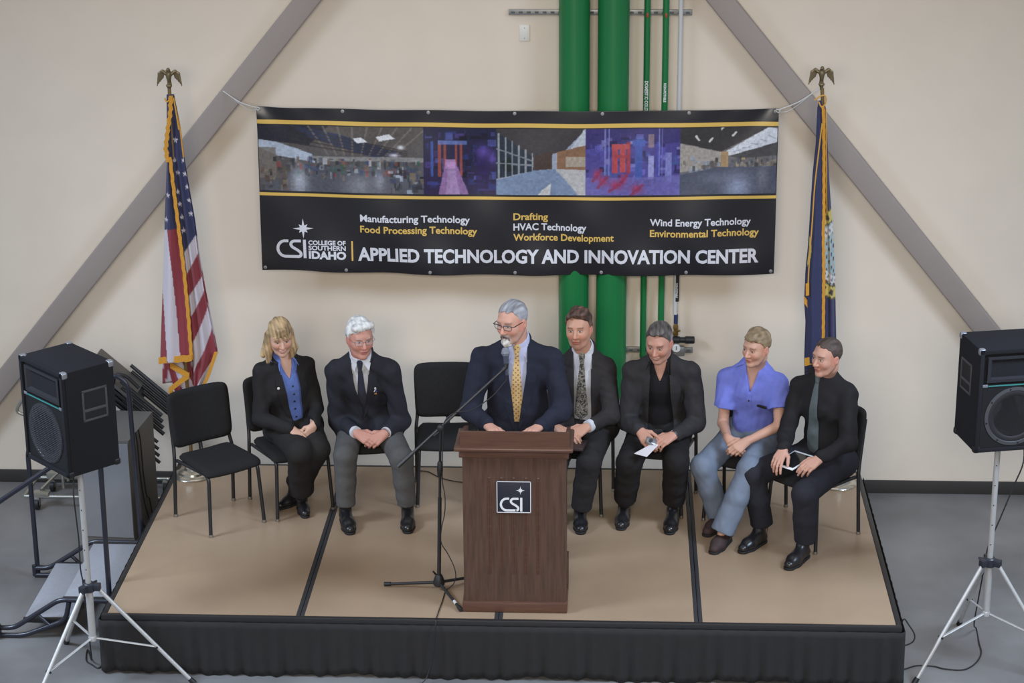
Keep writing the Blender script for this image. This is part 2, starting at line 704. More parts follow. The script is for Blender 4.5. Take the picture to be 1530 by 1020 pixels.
def nets(name, d, lo, h):
    """Surface nets: one vertex in every cell the surface crosses."""
    s = d < 0
    nx, ny, nz = d.shape
    cnt = np.zeros((nx - 1, ny - 1, nz - 1), dtype=np.int8)
    corners = [(i, j, k) for i in (0, 1) for j in (0, 1) for k in (0, 1)]
    for (i, j, k) in corners:
        cnt += s[i:nx - 1 + i, j:ny - 1 + j, k:nz - 1 + k]
    act = (cnt > 0) & (cnt < 8)
    ci = np.argwhere(act)
    vid = np.full(act.shape, -1, dtype=np.int32)
    vid[act] = np.arange(len(ci), dtype=np.int32)
    val = [d[ci[:, 0] + i, ci[:, 1] + j, ci[:, 2] + k].astype(np.float64) for (i, j, k) in corners]
    acc = np.zeros((len(ci), 3))
    num = np.zeros(len(ci))
    for a in range(8):
        for b in range(a + 1, 8):
            ca, cb = V(*map(float, corners[a])), V(*map(float, corners[b]))
            if np.abs(ca - cb).sum() != 1:
                continue
            m = (val[a] < 0) != (val[b] < 0)
            t = np.where(m, val[a] / np.where(m, val[a] - val[b], 1), 0)
            acc += np.where(m[:, None], ca + t[:, None] * (cb - ca), 0)
            num += m
    vert = lo + h * (ci + acc / num[:, None])
    quads = []
    for axis in range(3):
        o = [0, 1, 2]
        o.remove(axis)
        sl0 = [slice(1, -1)] * 3
        sl1 = [slice(1, -1)] * 3
        sl0[axis] = slice(0, -1)
        sl1[axis] = slice(1, None)
        a, b = s[tuple(sl0)], s[tuple(sl1)]
        e = np.argwhere(a != b)
        if not len(e):
            continue
        sgn = a[tuple(e.T)]
        g = e.copy()
        for j in o:
            g[:, j] += 1
        u, w = np.zeros(3, int), np.zeros(3, int)
        u[o[0]], w[o[1]] = 1, 1

        def at(off):
            c = g - off
            return vid[c[:, 0], c[:, 1], c[:, 2]]
        q = np.stack([at(u + w), at(w), at(0 * u), at(u)], 1)
        flip = sgn if axis != 1 else ~sgn
        q[~flip] = q[~flip][:, ::-1]
        quads.append(q)
    q = np.concatenate(quads).astype(np.int32)
    q = q[(q >= 0).all(1)]
    me = bpy.data.meshes.new(name)
    me.vertices.add(len(vert))
    me.vertices.foreach_set('co', vert.astype(F32).ravel())
    me.loops.add(len(q) * 4)
    me.loops.foreach_set('vertex_index', q.ravel())
    me.polygons.add(len(q))
    me.polygons.foreach_set('loop_start', np.arange(0, len(q) * 4, 4, dtype=np.int32))
    me.polygons.foreach_set('use_smooth', np.ones(len(q), dtype=bool))
    me.update(calc_edges=True)
    me.validate()
    return me


def coords(me):
    co = np.empty(len(me.vertices) * 3, dtype=F32)
    me.vertices.foreach_get('co', co)
    return co.reshape(-1, 3).astype(np.float64)


def wob(seed, freq, n=5):
    """Smooth pseudo-random field in [-1, 1] made of sine waves."""
    r = np.random.RandomState(seed)
    ks = r.normal(size=(n, 3)) * freq
    ph = r.uniform(0, 6.28, n)
    return lambda P: sum(np.sin(P @ ks[i] + ph[i]) for i in range(n)) / (n ** 0.5)
# ---------------------------------------------------------------- banner
BX0, BX1, BZ0, BH = 0.632, 4.243, 1.772, 1.193
YELLOW = (216, 178, 92)


def sag(u):
    return -0.024 * 4 * u * (1 - u)


def banner_y(u, v):
    y = 2.722
    y += 0.010 * math.sin(u * 13 + v * 3) * (0.3 + 0.7 * (1 - v)) + 0.006 * math.sin(u * 31 - v * 9)
    y += 0.011 * math.sin((u * 3.6 + v) * 9.0) * (1 - v) * 1.1
    for g_ in (0.0, 0.166, 0.331, 0.497, 0.665, 0.83, 1.0):      # pulls at the eyelets
        y += 0.006 * math.exp(-((u - g_) * 26) ** 2) * math.exp(-(1 - v) * 7) + 0.010 * math.exp(-((u - g_) * 30) ** 2) * math.exp(-v * 9)
    y += 0.012 * math.exp(-((u * 3.0) + (1 - v)) * 6) * math.sin((u * 3 - (1 - v)) * 26)
    y += 0.012 * math.exp(-(((1 - u) * 3.0) + (1 - v)) * 6) * math.sin(((1 - u) * 3 - (1 - v)) * 26)
    y += 0.012 * math.exp(-v * 22)                          # lower hem curls back
    return y


def banner_pt(u, v, lift=0.0):
    x = BX0 + u * (BX1 - BX0) + (1 - v) * (-0.014 + 0.02 * u)
    z = BZ0 + v * BH + sag(u) + (1 - v) * 0.004 * math.sin(u * 6 * PI) ** 2
    return Vector((x, banner_y(u, v) - lift, z))


# --- the printed pictures are drawn into a small colour raster and carried as colours of the vinyl
RW, RH = 820, 120
ras = np.zeros((RH, RW, 3), dtype=np.float32)
yy_, xx_ = np.mgrid[0:RH, 0:RW]
rng = np.random.RandomState(7)


class Pic:
    def __init__(self, x0, x1):
        self.x0, self.w = x0, x1 - x0
        self.m = (xx_ >= x0) & (xx_ < x1)
        self.X = (xx_ - x0) / (x1 - x0)
        self.Y = yy_ / (RH - 1.0)

    def fill(self, c0, c1=None):
        c0 = np.array(c0, float)
        c1 = c0 if c1 is None else np.array(c1, float)
        ras[self.m] = (c0 + (c1 - c0) * self.Y[..., None])[self.m]

    def poly(self, pts, c, a=1.0):
        ins = np.zeros(self.X.shape, bool)
        n = len(pts)
        for i in range(n):
            (xa, ya), (xb, yb) = pts[i], pts[(i + 1) % n]
            if ya == yb:
                continue
            cond = ((ya > self.Y) != (yb > self.Y)) & (self.X < (xb - xa) * (self.Y - ya) / (yb - ya) + xa)
            ins ^= cond
        k = ins & self.m
        ras[k] = ras[k] * (1 - a) + np.array(c, float) * a

    def rect(self, x0, y0, x1, y1, c, a=1.0):
        k = (self.X >= x0) & (self.X < x1) & (self.Y >= y0) & (self.Y < y1) & self.m
        ras[k] = ras[k] * (1 - a) + np.array(c, float) * a

    def line(self, p, q, w, c, a=1.0):
        asp = self.w / RH
        px, py = (self.X - p[0]) * asp, self.Y - p[1]
        dx, dy = (q[0] - p[0]) * asp, q[1] - p[1]
        t = np.clip((px * dx + py * dy) / (dx * dx + dy * dy + 1e-9), 0, 1)
        k = (np.hypot(px - t * dx, py - t * dy) < w) & self.m
        ras[k] = ras[k] * (1 - a) + np.array(c, float) * a

    def blob(self, x, y, rx, ry, c, a=1.0):
        g_ = a * np.exp(-(((self.X - x) / rx) ** 2 + ((self.Y - y) / ry) ** 2)) * self.m
        ras[:] = ras * (1 - g_[..., None]) + np.array(c, float) * g_[..., None]

    def clutter(self, n, x0, x1, y0, y1, cols, smax=0.05):
        for _ in range(n):
            x, y = rng.uniform(x0, x1), rng.uniform(y0, y1)
            w, h = rng.uniform(0.005, smax) * 120 / self.w * 1.2, rng.uniform(0.02, 0.11)
            self.rect(x, y, x + w, y + h, cols[rng.randint(len(cols))], rng.uniform(0.4, 0.95))


pc = Pic(0, 262)
pc.fill((92, 84, 78), (86, 84, 90))
pc.poly([(0, 0), (0.42, 0), (0.30, 0.30), (0, 0.22)], (44, 44, 54))
pc.poly([(0.20, 0), (0.50, 0.12), (0.88, 0.40), (0.70, 0.46), (0.3, 0.16)], (46, 54, 84))
for i in range(9):
    pc.line((0.3 + i * 0.09, 0), (0.42 + i * 0.05, 0.42), 0.012, (126, 116, 104), 0.7)
for i in range(5):
    pc.line((0.2, 0.02 + i * 0.06), (0.9, 0.36 + i * 0.03), 0.009, (58, 50, 48), 0.8)
pc.poly([(0.57, 0.17), (0.62, 0.15), (0.66, 0.22), (0.60, 0.24)], (226, 226, 230))
pc.poly([(0.71, 0.14), (0.79, 0.10), (0.83, 0.17), (0.73, 0.21)], (230, 230, 232))
pc.blob(0.86, 0.30, 0.02, 0.03, (235, 235, 240))
pc.blob(0.82, 0.42, 0.03, 0.03, (210, 208, 225))
pc.poly([(0.0, 0.22), (0.10, 0.25), (0.32, 0.42), (0.34, 0.55), (0.10, 0.46), (0.0, 0.34)], (176, 188, 206))
pc.rect(0.0, 0.34, 0.10, 0.8, (120, 112, 104), 0.8)
pc.rect(0.30, 0.45, 1.0, 0.52, (150, 148, 146), 0.8)
pc.poly([(0.0, 1), (0.05, 0.9), (0.25, 0.6), (1, 0.6), (1, 1)], (84, 86, 96))
pc.clutter(190, 0.08, 0.97, 0.46, 0.72, [(60, 60, 66), (170, 172, 178), (98, 100, 108), (56, 70, 110), (52, 92, 74), (120, 100, 84), (40, 38, 40), (150, 60, 52)])
pc.clutter(40, 0.0, 0.2, 0.6, 0.95, [(110, 84, 64), (60, 52, 48), (140, 120, 96), (84, 70, 60)])
pc.blob(0.24, 0.85, 0.05, 0.22, (196, 200, 214), 0.8)
pc.blob(0.60, 0.88, 0.09, 0.18, (150, 152, 160), 0.7)
pc.blob(0.73, 0.80, 0.03, 0.15, (176, 178, 188), 0.6)
pc.clutter(40, 0.78, 1.0, 0.6, 0.95, [(50, 48, 56), (60, 66, 96), (126, 110, 84), (170, 180, 196), (36, 34, 36)], 0.08)
p2_ = Pic(262, 377)
p2_.fill((34, 34, 66), (48, 36, 76))
p2_.clutter(120, 0.0, 0.95, 0.03, 0.95, [(40, 52, 120), (54, 62, 140), (30, 28, 50), (70, 54, 130), (24, 22, 36), (80, 90, 170)], 0.12)
for x in (0.1, 0.2, 0.27, 0.43, 0.50):
    p2_.rect(x, 0.2, x + 0.035, 0.72, (176, 74, 58) if x > 0.15 else (60, 90, 180), 0.85)
p2_.rect(0.2, 0.18, 0.6, 0.24, (96, 120, 196), 0.8)
p2_.poly([(0.30, 0.50), (0.44, 0.50), (0.62, 1.0), (0.20, 1.0)], (146, 104, 160))
p2_.poly([(0.34, 0.5), (0.41, 0.5), (0.5, 1.0), (0.3, 1.0)], (176, 142, 190), 0.7)
p2_.rect(0.30, 0.46, 0.44, 0.60, (196, 140, 200), 0.8)
p2_.rect(0.72, 0.3, 0.90, 0.92, (46, 30, 84), 0.8)
p2_.blob(0.82, 0.35, 0.10, 0.10, (100, 76, 180), 0.8)
p2_.blob(0.95, 0.45, 0.06, 0.10, (100, 76, 180), 0.8)
p3_ = Pic(377, 519)
p3_.fill((150, 160, 182), (168, 176, 190))
p3_.poly([(0, 0), (1, 0), (0.75, 0.34), (0.42, 0.42), (0, 0.05)], (66, 60, 62))
p3_.poly([(0.98, 0), (1, 0), (1, 0.3), (0.80, 0.36)], (190, 198, 206))
p3_.poly([(0.0, 0.04), (0.40, 0.40), (0.42, 0.62), (0.0, 0.76)], (42, 52, 66))
p3_.poly([(0.05, 0.5), (0.15, 0.42), (0.22, 0.6), (0.1, 0.68)], (32, 40, 42))
for i in range(6):
    p3_.line((0.03 + i * 0.075, 0.07 + i * 0.06), (0.03 + i * 0.075, 0.74 - i * 0.02), 0.011, (150, 154, 158))
p3_.line((0.0, 0.30), (0.42, 0.48), 0.010, (130, 136, 142))
p3_.line((0.0, 0.52), (0.42, 0.54), 0.010, (130, 136, 142))
p3_.poly([(0.42, 0.40), (0.62, 0.34), (0.62, 0.60), (0.42, 0.62)], (74, 56, 50))
p3_.poly([(0.68, 0.34), (1.0, 0.24), (1.0, 0.62), (0.68, 0.60)], (146, 104, 74))
p3_.rect(0.78, 0.42, 1.0, 0.57, (176, 160, 140))
p3_.poly([(0, 0.78), (0.42, 0.62), (0.66, 0.6), (1.0, 1.0), (0, 1)], (122, 142, 174))
p3_.poly([(0.50, 0.94), (0.62, 0.80), (0.60, 1.0), (0.46, 1.0)], (206, 204, 202))
p3_.poly([(0.66, 0.6), (1, 0.62), (1, 1.0), (0.92, 1.0)], (186, 184, 182))
p4_ = Pic(519, 668)
p4_.fill((66, 58, 140), (86, 76, 160))
p4_.poly([(0, 0), (1, 0), (1, 0.2), (0, 0.3)], (58, 50, 116))
p4_.clutter(110, 0.0, 0.97, 0.05, 0.8, [(48, 44, 110), (84, 78, 180), (40, 36, 84), (110, 104, 200), (130, 130, 190), (60, 90, 160)], 0.10)
p4_.rect(0.28, 0.22, 0.34, 0.66, (190, 64, 72)); p4_.rect(0.36, 0.24, 0.42, 0.64, (200, 70, 70)); p4_.rect(0.43, 0.2, 0.47, 0.66, (170, 50, 70))
p4_.rect(0.27, 0.22, 0.46, 0.30, (200, 74, 76)); p4_.rect(0.30, 0.38, 0.44, 0.43, (176, 56, 66))
p4_.rect(0.52, 0.18, 0.60, 0.78, (60, 82, 170)); p4_.rect(0.49, 0.16, 0.63, 0.26, (66, 90, 180))
p4_.rect(0.66, 0.40, 0.72, 0.75, (150, 150, 210)); p4_.rect(0.75, 0.20, 0.79, 0.78, (70, 70, 170)); p4_.rect(0.84, 0.36, 0.91, 0.80, (122, 124, 196))
for x in (0.2, 0.24, 0.77, 0.8):
    p4_.rect(x, 0.0, x + 0.012, 0.7, (126, 124, 200))
p4_.rect(0.66, 0.08, 0.72, 0.28, (170, 140, 130), 0.7)
p4_.poly([(0, 0.74), (1, 0.7), (1, 1), (0, 1)], (108, 100, 178), 0.75)
for (x, y, w) in ((0.18, 0.78, 0.05), (0.32, 0.84, 0.07), (0.12, 0.68, 0.04), (0.54, 0.9, 0.06), (0.40, 0.74, 0.04)):
    p4_.blob(x, y, w, 0.07, (170, 50, 92), 0.95)
    p4_.line((x - w, y + 0.1), (x + w, y - 0.06), 0.02, (150, 44, 84), 0.8)
p5_ = Pic(668, 820)
p5_.fill((120, 110, 104), (98, 100, 112))
p5_.poly([(0, 0), (0.9, 0), (0.42, 0.36), (0, 0.22)], (58, 54, 54))
for (x, y) in ((0.16, 0.12), (0.42, 0.02), (0.30, 0.2), (0.54, 0.12)):
    p5_.line((x, y), (x + 0.03, y + 0.06 if x < 0.2 else y - 0.05), 0.014, (218, 214, 204))
p5_.poly([(0.0, 0.22), (0.42, 0.36), (0.42, 0.58), (0.0, 0.66)], (166, 156, 146))
p5_.poly([(0.90, 0.0), (1, 0.02), (1, 0.22), (0.50, 0.42), (0.46, 0.36)], (214, 218, 226))
for i in range(5):
    p5_.line((0.55 + i * 0.09, 0.36 - i * 0.06), (0.62 + i * 0.09, 0.33 - i * 0.04), 0.006, (150, 156, 168))
p5_.poly([(0.50, 0.42), (1, 0.22), (1, 0.42), (0.62, 0.46)], (74, 72, 74))
p5_.rect(0.42, 0.36, 0.50, 0.60, (176, 140, 96))
p5_.clutter(60, 0.5, 0.97, 0.42, 0.58, [(60, 56, 54), (160, 150, 130), (110, 100, 92), (186, 160, 110), (70, 80, 96)])
p5_.clutter(24, 0.0, 0.4, 0.42, 0.62, [(90, 84, 80), (150, 160, 176), (176, 150, 120), (70, 66, 62)], 0.09)
p5_.poly([(0, 0.70), (0.42, 0.58), (1, 0.58), (1, 1), (0, 1)], (78, 82, 100))
p5_.blob(0.60, 0.9, 0.14, 0.22, (170, 184, 220), 0.8)
p5_.blob(0.40, 0.75, 0.2, 0.08, (120, 126, 146), 0.6)
p5_.blob(0.85, 0.75, 0.06, 0.2, (150, 152, 164), 0.5)

for _ in range(1):                                # halftone softness and grain of the print
    pad_ = np.pad(ras, ((1, 1), (1, 1), (0, 0)), mode='edge')
    ras = 0.5 * ras + 0.125 * (pad_[:-2, 1:-1] + pad_[2:, 1:-1] + pad_[1:-1, :-2] + pad_[1:-1, 2:])
low = rng.uniform(-1, 1, (RH // 4 + 2, RW // 4 + 2))
g4 = np.kron(low, np.ones((4, 4)))[:RH, :RW]
g1 = rng.uniform(-1, 1, (RH, RW))
ras = ras * (1 + 0.06 * g4 + 0.05 * g1)[..., None]
ras = np.clip(ras * 0.86 + ras.mean(2, keepdims=True) * 0.14, 0, 255) * 0.92 + 6

NU, NV = 1000, 330
bm_ = MB()
me = bpy.data.meshes.new('vinyl')
uu, vv = np.meshgrid(np.linspace(0, 1, NU), np.linspace(0, 1, NV))
bpts = np.array([banner_pt(a, b) for a, b in zip(uu.ravel(), vv.ravel())], dtype=np.float32)
ii = (np.arange(NV - 1)[:, None] * NU + np.arange(NU - 1)[None, :]).ravel()
bq = np.stack([ii, ii + 1, ii + NU + 1, ii + NU], 1).astype(np.int32)
me.vertices.add(len(bpts))
me.vertices.foreach_set('co', bpts.ravel())
me.loops.add(len(bq) * 4)
me.loops.foreach_set('vertex_index', bq.ravel())
me.polygons.add(len(bq))
me.polygons.foreach_set('loop_start', np.arange(0, len(bq) * 4, 4, dtype=np.int32))
me.polygons.foreach_set('use_smooth', np.ones(len(bq), dtype=bool))
me.update(calc_edges=True)
bc = np.zeros((NV * NU, 3), dtype=np.float32) + lin_np((42, 41, 44))
fu, fv = uu.ravel(), vv.ravel()
band = ((fv > 0.902) & (fv < 0.925)) | ((fv > 0.466) & (fv < 0.486))
bc[band] = lin_np(YELLOW)
ph_ = (fv >= 0.497) & (fv <= 0.895) & (fu > 0.002) & (fu < 0.998)
pu = np.clip((fu - 0.002) / 0.996 * (RW - 1), 0, RW - 1).astype(int)
pv = np.clip((0.895 - fv) / 0.398 * (RH - 1), 0, RH - 1).astype(int)
bc[ph_] = lin_np(ras[pv[ph_], pu[ph_]])
set_colors(me, bc)
M_vinyl = mat('banner_vinyl', (42, 41, 44), 0.32, attr='Col', spec=0.45)
banner = empty('banner', (2.44, 2.73, 1.77), 'long black vinyl banner with five photographs and white and gold lettering', 'banner')
bo = link_mesh('vinyl_sheet', me, M_vinyl, banner)
md = bo.modifiers.new('thick', 'SOLIDIFY')
md.thickness = 0.0015
md.offset = 1.0
M_gold_ink = mat('gold_ink', YELLOW, 0.5)
M_white_ink = mat('white_ink', (212, 212, 218), 0.5)


def on_banner(co):
    """(x, lift, z) in world x / z  ->  pressed onto the rippled banner."""
    out = np.empty_like(co)
    for i, (x, y, z) in enumerate(co):
        u = (x - BX0) / (BX1 - BX0)
        v = (z - BZ0 - sag(u)) / BH
        p = banner_pt(min(max(u, 0), 1), min(max(v, 0), 1))
        out[i] = (x, p.y - 0.0022 + y, z)
    return out


def tilt_z(x):
    u = (x - BX0) / (BX1 - BX0)
    return sag(u)


_H = text_mesh('lettering', 'H', 1.0, bold=0.0)
CAP = float(coords(_H)[:, 2].max())
bpy.data.meshes.remove(_H)


def banner_text(txt, x0, x1, zb, h, m, bold=0.004):
    """zb: baseline height before the sag; h: cap height."""
    t = text_mesh('lettering', txt, h / CAP, bold=bold, ext=0.0006)
    c = coords(t)
    w = c[:, 0].max()
    def place(co):
        co[:, 0] = x0 + co[:, 0] * (x1 - x0) / w
        for i in range(len(co)):
            co[i, 2] = zb + co[i, 2] + tilt_z(co[i, 0])
        return on_banner(co)
    # finer mesh so the letters follow the ripples
    move_mesh(t, place)
    return link_mesh('lettering', t, m, banner)


S_ = 0.024
banner_text('Manufacturing Technology', 1.332, 2.107, 2.141 + 0.018, 0.048, M_white_ink, 0.0016)
banner_text('Food Processing Technology', 1.330, 2.158, 2.058 + 0.020, 0.048, M_gold_ink, 0.0016)
banner_text('Drafting', 2.413, 2.656, 2.158 + S_, 0.048, M_gold_ink, 0.0016)
banner_text('HVAC Technology', 2.413, 2.926, 2.083 + S_, 0.048, M_white_ink, 0.0016)
banner_text('Workforce Development', 2.412, 3.119, 2.008 + S_, 0.048, M_gold_ink, 0.0016)
banner_text('Wind Energy Technology', 3.371, 4.076, 2.130 + 0.012, 0.048, M_white_ink, 0.0016)
banner_text('Environmental Technology', 3.372, 4.134, 2.050 + 0.012, 0.048, M_gold_ink, 0.0016)
banner_text('APPLIED TECHNOLOGY AND INNOVATION CENTER', 1.308, 4.137, 1.851 + 0.018, 0.092, M_white_ink, 0.0046)
banner_text('COLLEGE OF', 0.957, 1.222, 1.976, 0.030, M_white_ink, 0.0014)
banner_text('SOUTHERN', 0.957, 1.222, 1.937, 0.031, M_white_ink, 0.0014)
banner_text('IDAHO', 0.957, 1.224, 1.874, 0.052, M_white_ink, 0.0034)


def stroke(mb, pts, w, y0, y1):
    """Flat stroke of width w along 2-D points (x, z), between depths y0 (front) and y1."""
    P = [Vector((p[0], 0, p[1])) for p in pts]
    L, R_ = [], []
    for i, p in enumerate(P):
        t = (P[min(i + 1, len(P) - 1)] - P[max(i - 1, 0)]).normalized()
        n = Vector((-t.z, 0, t.x)) * (w / 2)
        L.append(p + n)
        R_.append(p - n)
    for i in range(len(P) - 1):
        a = [L[i], L[i + 1], R_[i + 1], R_[i]]
        mb.prism([Vector((q.x, y0, q.z)) for q in a], (0, y1 - y0, 0))


def csi_mark(ox, oz, s, star, y0, y1):
    """The three-letter mark: x to the right, z up, in units of the mark's height s, lower left (ox, oz)."""
    def T(p):
        return (ox + (p[0] - 155) / 305.0 * s, oz + (720 - p[1]) / 305.0 * s)
    mb = MB()
    c = [T(p) for p in [(350, 437), (300, 437)]]
    c += [T((300 - 122 * math.sin(a), 567 - 131 * math.cos(a))) for a in np.linspace(0.1, PI - 0.1, 18)]
    c += [T(p) for p in [(300, 698), (400, 698), (500, 698)]]
    sc = [T(p) for p in [(545, 437), (470, 437), (430, 440), (400, 458), (385, 487), (392, 518), (415, 545), (455, 570), (500, 600), (530, 630), (538, 662), (525, 688), (500, 698), (480, 698)]]
    sc = [(p.x, p.z) for p in smooth_path([(a, 0, b) for a, b in sc], 4)]
    stroke(mb, c, 46 / 305.0 * s, y0, y1)
    stroke(mb, sc, 46 / 305.0 * s, y0, y1)
    stroke(mb, [T((600, 415)), T((600, 720))], 46 / 305.0 * s, y0, y1)
    cx, cz, rr = star
    pts = []
    for k in range(16):
        a = k * PI / 8
        r = rr * (1.0 if k % 4 == 0 else (0.60 if k % 2 == 0 else 0.33))
        pts.append((cx + r * math.sin(a), y0, cz + r * math.cos(a) * (1.02 if k % 8 == 0 else 1)))
    for k in range(16):
        mb.prism([(cx, y0, cz), pts[k], pts[(k + 1) % 16]], (0, y1 - y0, 0))
    return mb


lm = csi_mark(0.727, 1.866, 0.139, (0.925, 2.088, 0.072), -0.0012, 0.0002).mesh('mark', smooth=False)
move_mesh(lm, on_banner)
link_mesh('emblem', lm, M_white_ink, banner)
bar = MB().box((1.268, 0.0, 1.922), (0.012, 0.0012, 0.145)).mesh('bar')
move_mesh(bar, on_banner)
link_mesh('gold_bar', bar, M_gold_ink, banner)
for v in (0.985, 0.018):
    for u in (0.006, 0.166, 0.331, 0.497, 0.665, 0.83, 0.994):
        p = banner_pt(u, v, 0.003)
        MB().lathe(p, [(0.006, 0.0), (0.0125, 0.0005), (0.0125, 0.003), (0.007, 0.004)], axis=(0, -1, 0), n=14).build('eyelet', M_galv, banner)

M_cord = mat('white_cord', (196, 194, 190), 0.8)
for (a, b, lab) in (((0.375, 2.885, 3.036), (0.640, 2.72, 2.955), 'white cord tying the banner corner near the striped flag to the brace'),
                    ((4.545, 2.885, 3.085), (4.236, 2.72, 2.955), 'white cord tying the banner corner near the navy flag to the brace')):
    a, b = Vector(a), Vector(b)
    m_ = (a + b) / 2 + Vector((0, 0, -0.02))
    mb = MB().tube(smooth_path([a, m_, b], 8), 0.0045, 8)
    m2 = (a + b) / 2 + Vector((0, 0.0, -0.045))
    mb.tube(smooth_path([a + Vector((0, 0.02, 0)), m2 + (b - a) * 0.18, b + Vector((0, 0, -0.012))], 8), 0.0025, 6)
    mb.tube(smooth_path([b + Vector((-0.012, -0.006, 0.008)), b + Vector((0.012, -0.006, 0.004)), b + Vector((0.006, -0.004, -0.014)), b + Vector((-0.010, -0.004, -0.006))], 5), 0.0035, 6)
    tag(mb.build('tie_cord', M_cord), lab, 'cord')

# ---------------------------------------------------------------- flags
M_pole = mat('flag_pole_brass', (140, 116, 76), 0.4, metal=0.6)
M_eagle = mat('antique_brass', (128, 112, 84), 0.42, metal=0.6, var=0.15, scale=60)
M_chrome = mat('chrome_base', (206, 200, 186), 0.22, metal=0.9)
M_cloth = mat('flag_cloth', (40, 40, 80), 0.75, attr='Col', sheen=0.2, bump=0.05, bscale=500)
M_fringe = mat('gold_fringe', (202, 142, 44), 0.8, var=0.15, scale=200, bump=0.5, bscale=260)
M_cordg = mat('gold_cord', (200, 150, 62), 0.7)


def eagle(top, parent):
    x, y, z = top
    s = Shape()
    P = lambda a, b, c: V(x + a, y + b, z + c)
    s.ell(P(0, 0.004, -0.055), (0.019, 0.02, 0.042), k=0.01)
    s.ell(P(0, -0.006, -0.016), (0.012, 0.015, 0.014), k=0.012)
    s.cone(P(-0.004, -0.018, -0.014), P(-0.016, -0.026, -0.018), 0.006, 0.002, k=0.006)
    s.cone(P(0, 0.006, -0.09), P(0, 0.02, -0.118), 0.012, 0.016, k=0.01, n=(0, 1, 0), s=1.6)
    for sx in (-1, 1):
        s.cone(P(sx * 0.014, 0.012, -0.05), P(sx * 0.042, 0.014, -0.03), 0.012, 0.010, k=0.008)
        s.cone(P(sx * 0.042, 0.014, -0.03), P(sx * 0.066, 0.016, -0.045), 0.011, 0.010, k=0.008, n=(0, 1, 0), s=1.6)
        for i, (ax, az) in enumerate(((0.083, -0.128), (0.073, -0.112), (0.062, -0.100), (0.052, -0.088), (0.042, -0.078))):
            s.cone(P(sx * (0.066 - i * 0.008), 0.016, -0.046 + i * 0.003), P(sx * ax, 0.017, az), 0.0095, 0.004, k=0.003, n=(0, 1, 0), s=1.5)
    s.ell(P(0, 0.0, -0.125), (0.021, 0.021, 0.014), k=0.006)
    s.cone(P(0, 0, -0.13), P(0, 0, -0.155), 0.014, 0.011, k=0.006)
    me = s.mesh('eagle', 0.0032)
    return link_mesh('eagle_finial', me, M_eagle, parent)


def flag_stand(name, base, top, label):
    o = empty(name, base, label, 'flag', None)
    b, t = Vector(base), Vector(top)
    MB().cyl(b + Vector((0, 0, 0.05)), t, 0.0125, n=16).build('pole', M_pole, o)
    MB().lathe(base, [(0.135, 0.0), (0.138, 0.008), (0.13, 0.018), (0.10, 0.026), (0.095, 0.04), (0.06, 0.052), (0.055, 0.07), (0.028, 0.085), (0.024, 0.15), (0.016, 0.155)], n=40).build('weighted_base', M_chrome, o)
    return o


SX = 221.0


class Drape:
    """A hanging flag: outline and folds laid out on a plane through the pole, z downwards in steps of 4.79 mm."""

    def __init__(self, x0, y0, ztop, p0, lean=0.0):
        self.x0, self.y0, self.zt, self.p0, self.lean = x0, y0, ztop, p0, lean

    def pt(self, px, py, dy=0.0):
        pc_ = self.p0[0] + 0.0585 * (py - self.p0[1]) if self.lean == 0 else self.p0[0]
        return Vector((self.x0 + (px - pc_) / SX, self.y0 + dy, self.zt - (py - self.p0[1]) * 0.00479))


def interp(tab, y):
    ys = [t[0] for t in tab]
    return [float(np.interp(y, ys, [t[i] for t in tab])) for i in range(1, len(tab[0]))]


def in_star(dx, dy, r):
    rad = math.hypot(dx, dy)
    if rad > r:
        return False
    a = (math.atan2(dx, -dy) % (2 * PI / 5)) - PI / 5
    a = PI / 5 - abs(a)
    # edge of a five pointed star
    ri = r * 0.40
    A, B = (r, 0.0), (ri * math.cos(PI / 5), ri * math.sin(PI / 5))
    q = (rad * math.cos(a), rad * math.sin(a))
    return (B[0] - A[0]) * (q[1] - A[1]) - (B[1] - A[1]) * (q[0] - A[0]) > 0


NAVY, RED, WHT = (44, 47, 82), (132, 48, 58), (190, 182, 188)


def cloth_panel(dr, xl, xr, y0, y1, fold, color, nu, nv, base_dy):
    pts, cols = [], []
    for j in range(nv):
        py = y0 + (y1 - y0) * j / (nv - 1)
        a, b = xl(py), xr(py)
        for i in range(nu):
            f = i / (nu - 1)
            px = a + (b - a) * f
            pts.append(dr.pt(px, py, base_dy(f, py) + fold(f, py)))
            cols.append(lin_np(color(px, py, f)))
    fs = [(j * nu + i, (j + 1) * nu + i, (j + 1) * nu + i + 1, j * nu + i + 1) for j in range(nv - 1) for i in range(nu - 1)]
    return pts, fs, cols


def build_cloth(name, panels, parent, thick=0.004):
    V_, F_, C_ = [], [], []
    for (p, f, c) in panels:
        b = len(V_)
        V_ += p
        F_ += [tuple(i + b for i in q) for q in f]
        C_ += c
    me = bpy.data.meshes.new(name)
    me.from_pydata([tuple(p) for p in V_], [], F_)
    me.polygons.foreach_set('use_smooth', [True] * len(me.polygons))
    set_colors(me, np.array(C_))
    o = link_mesh(name, me, M_cloth, parent)
    m_ = o.modifiers.new('thick', 'SOLIDIFY')
    m_.thickness = thick
    m_.offset = -1
    return o


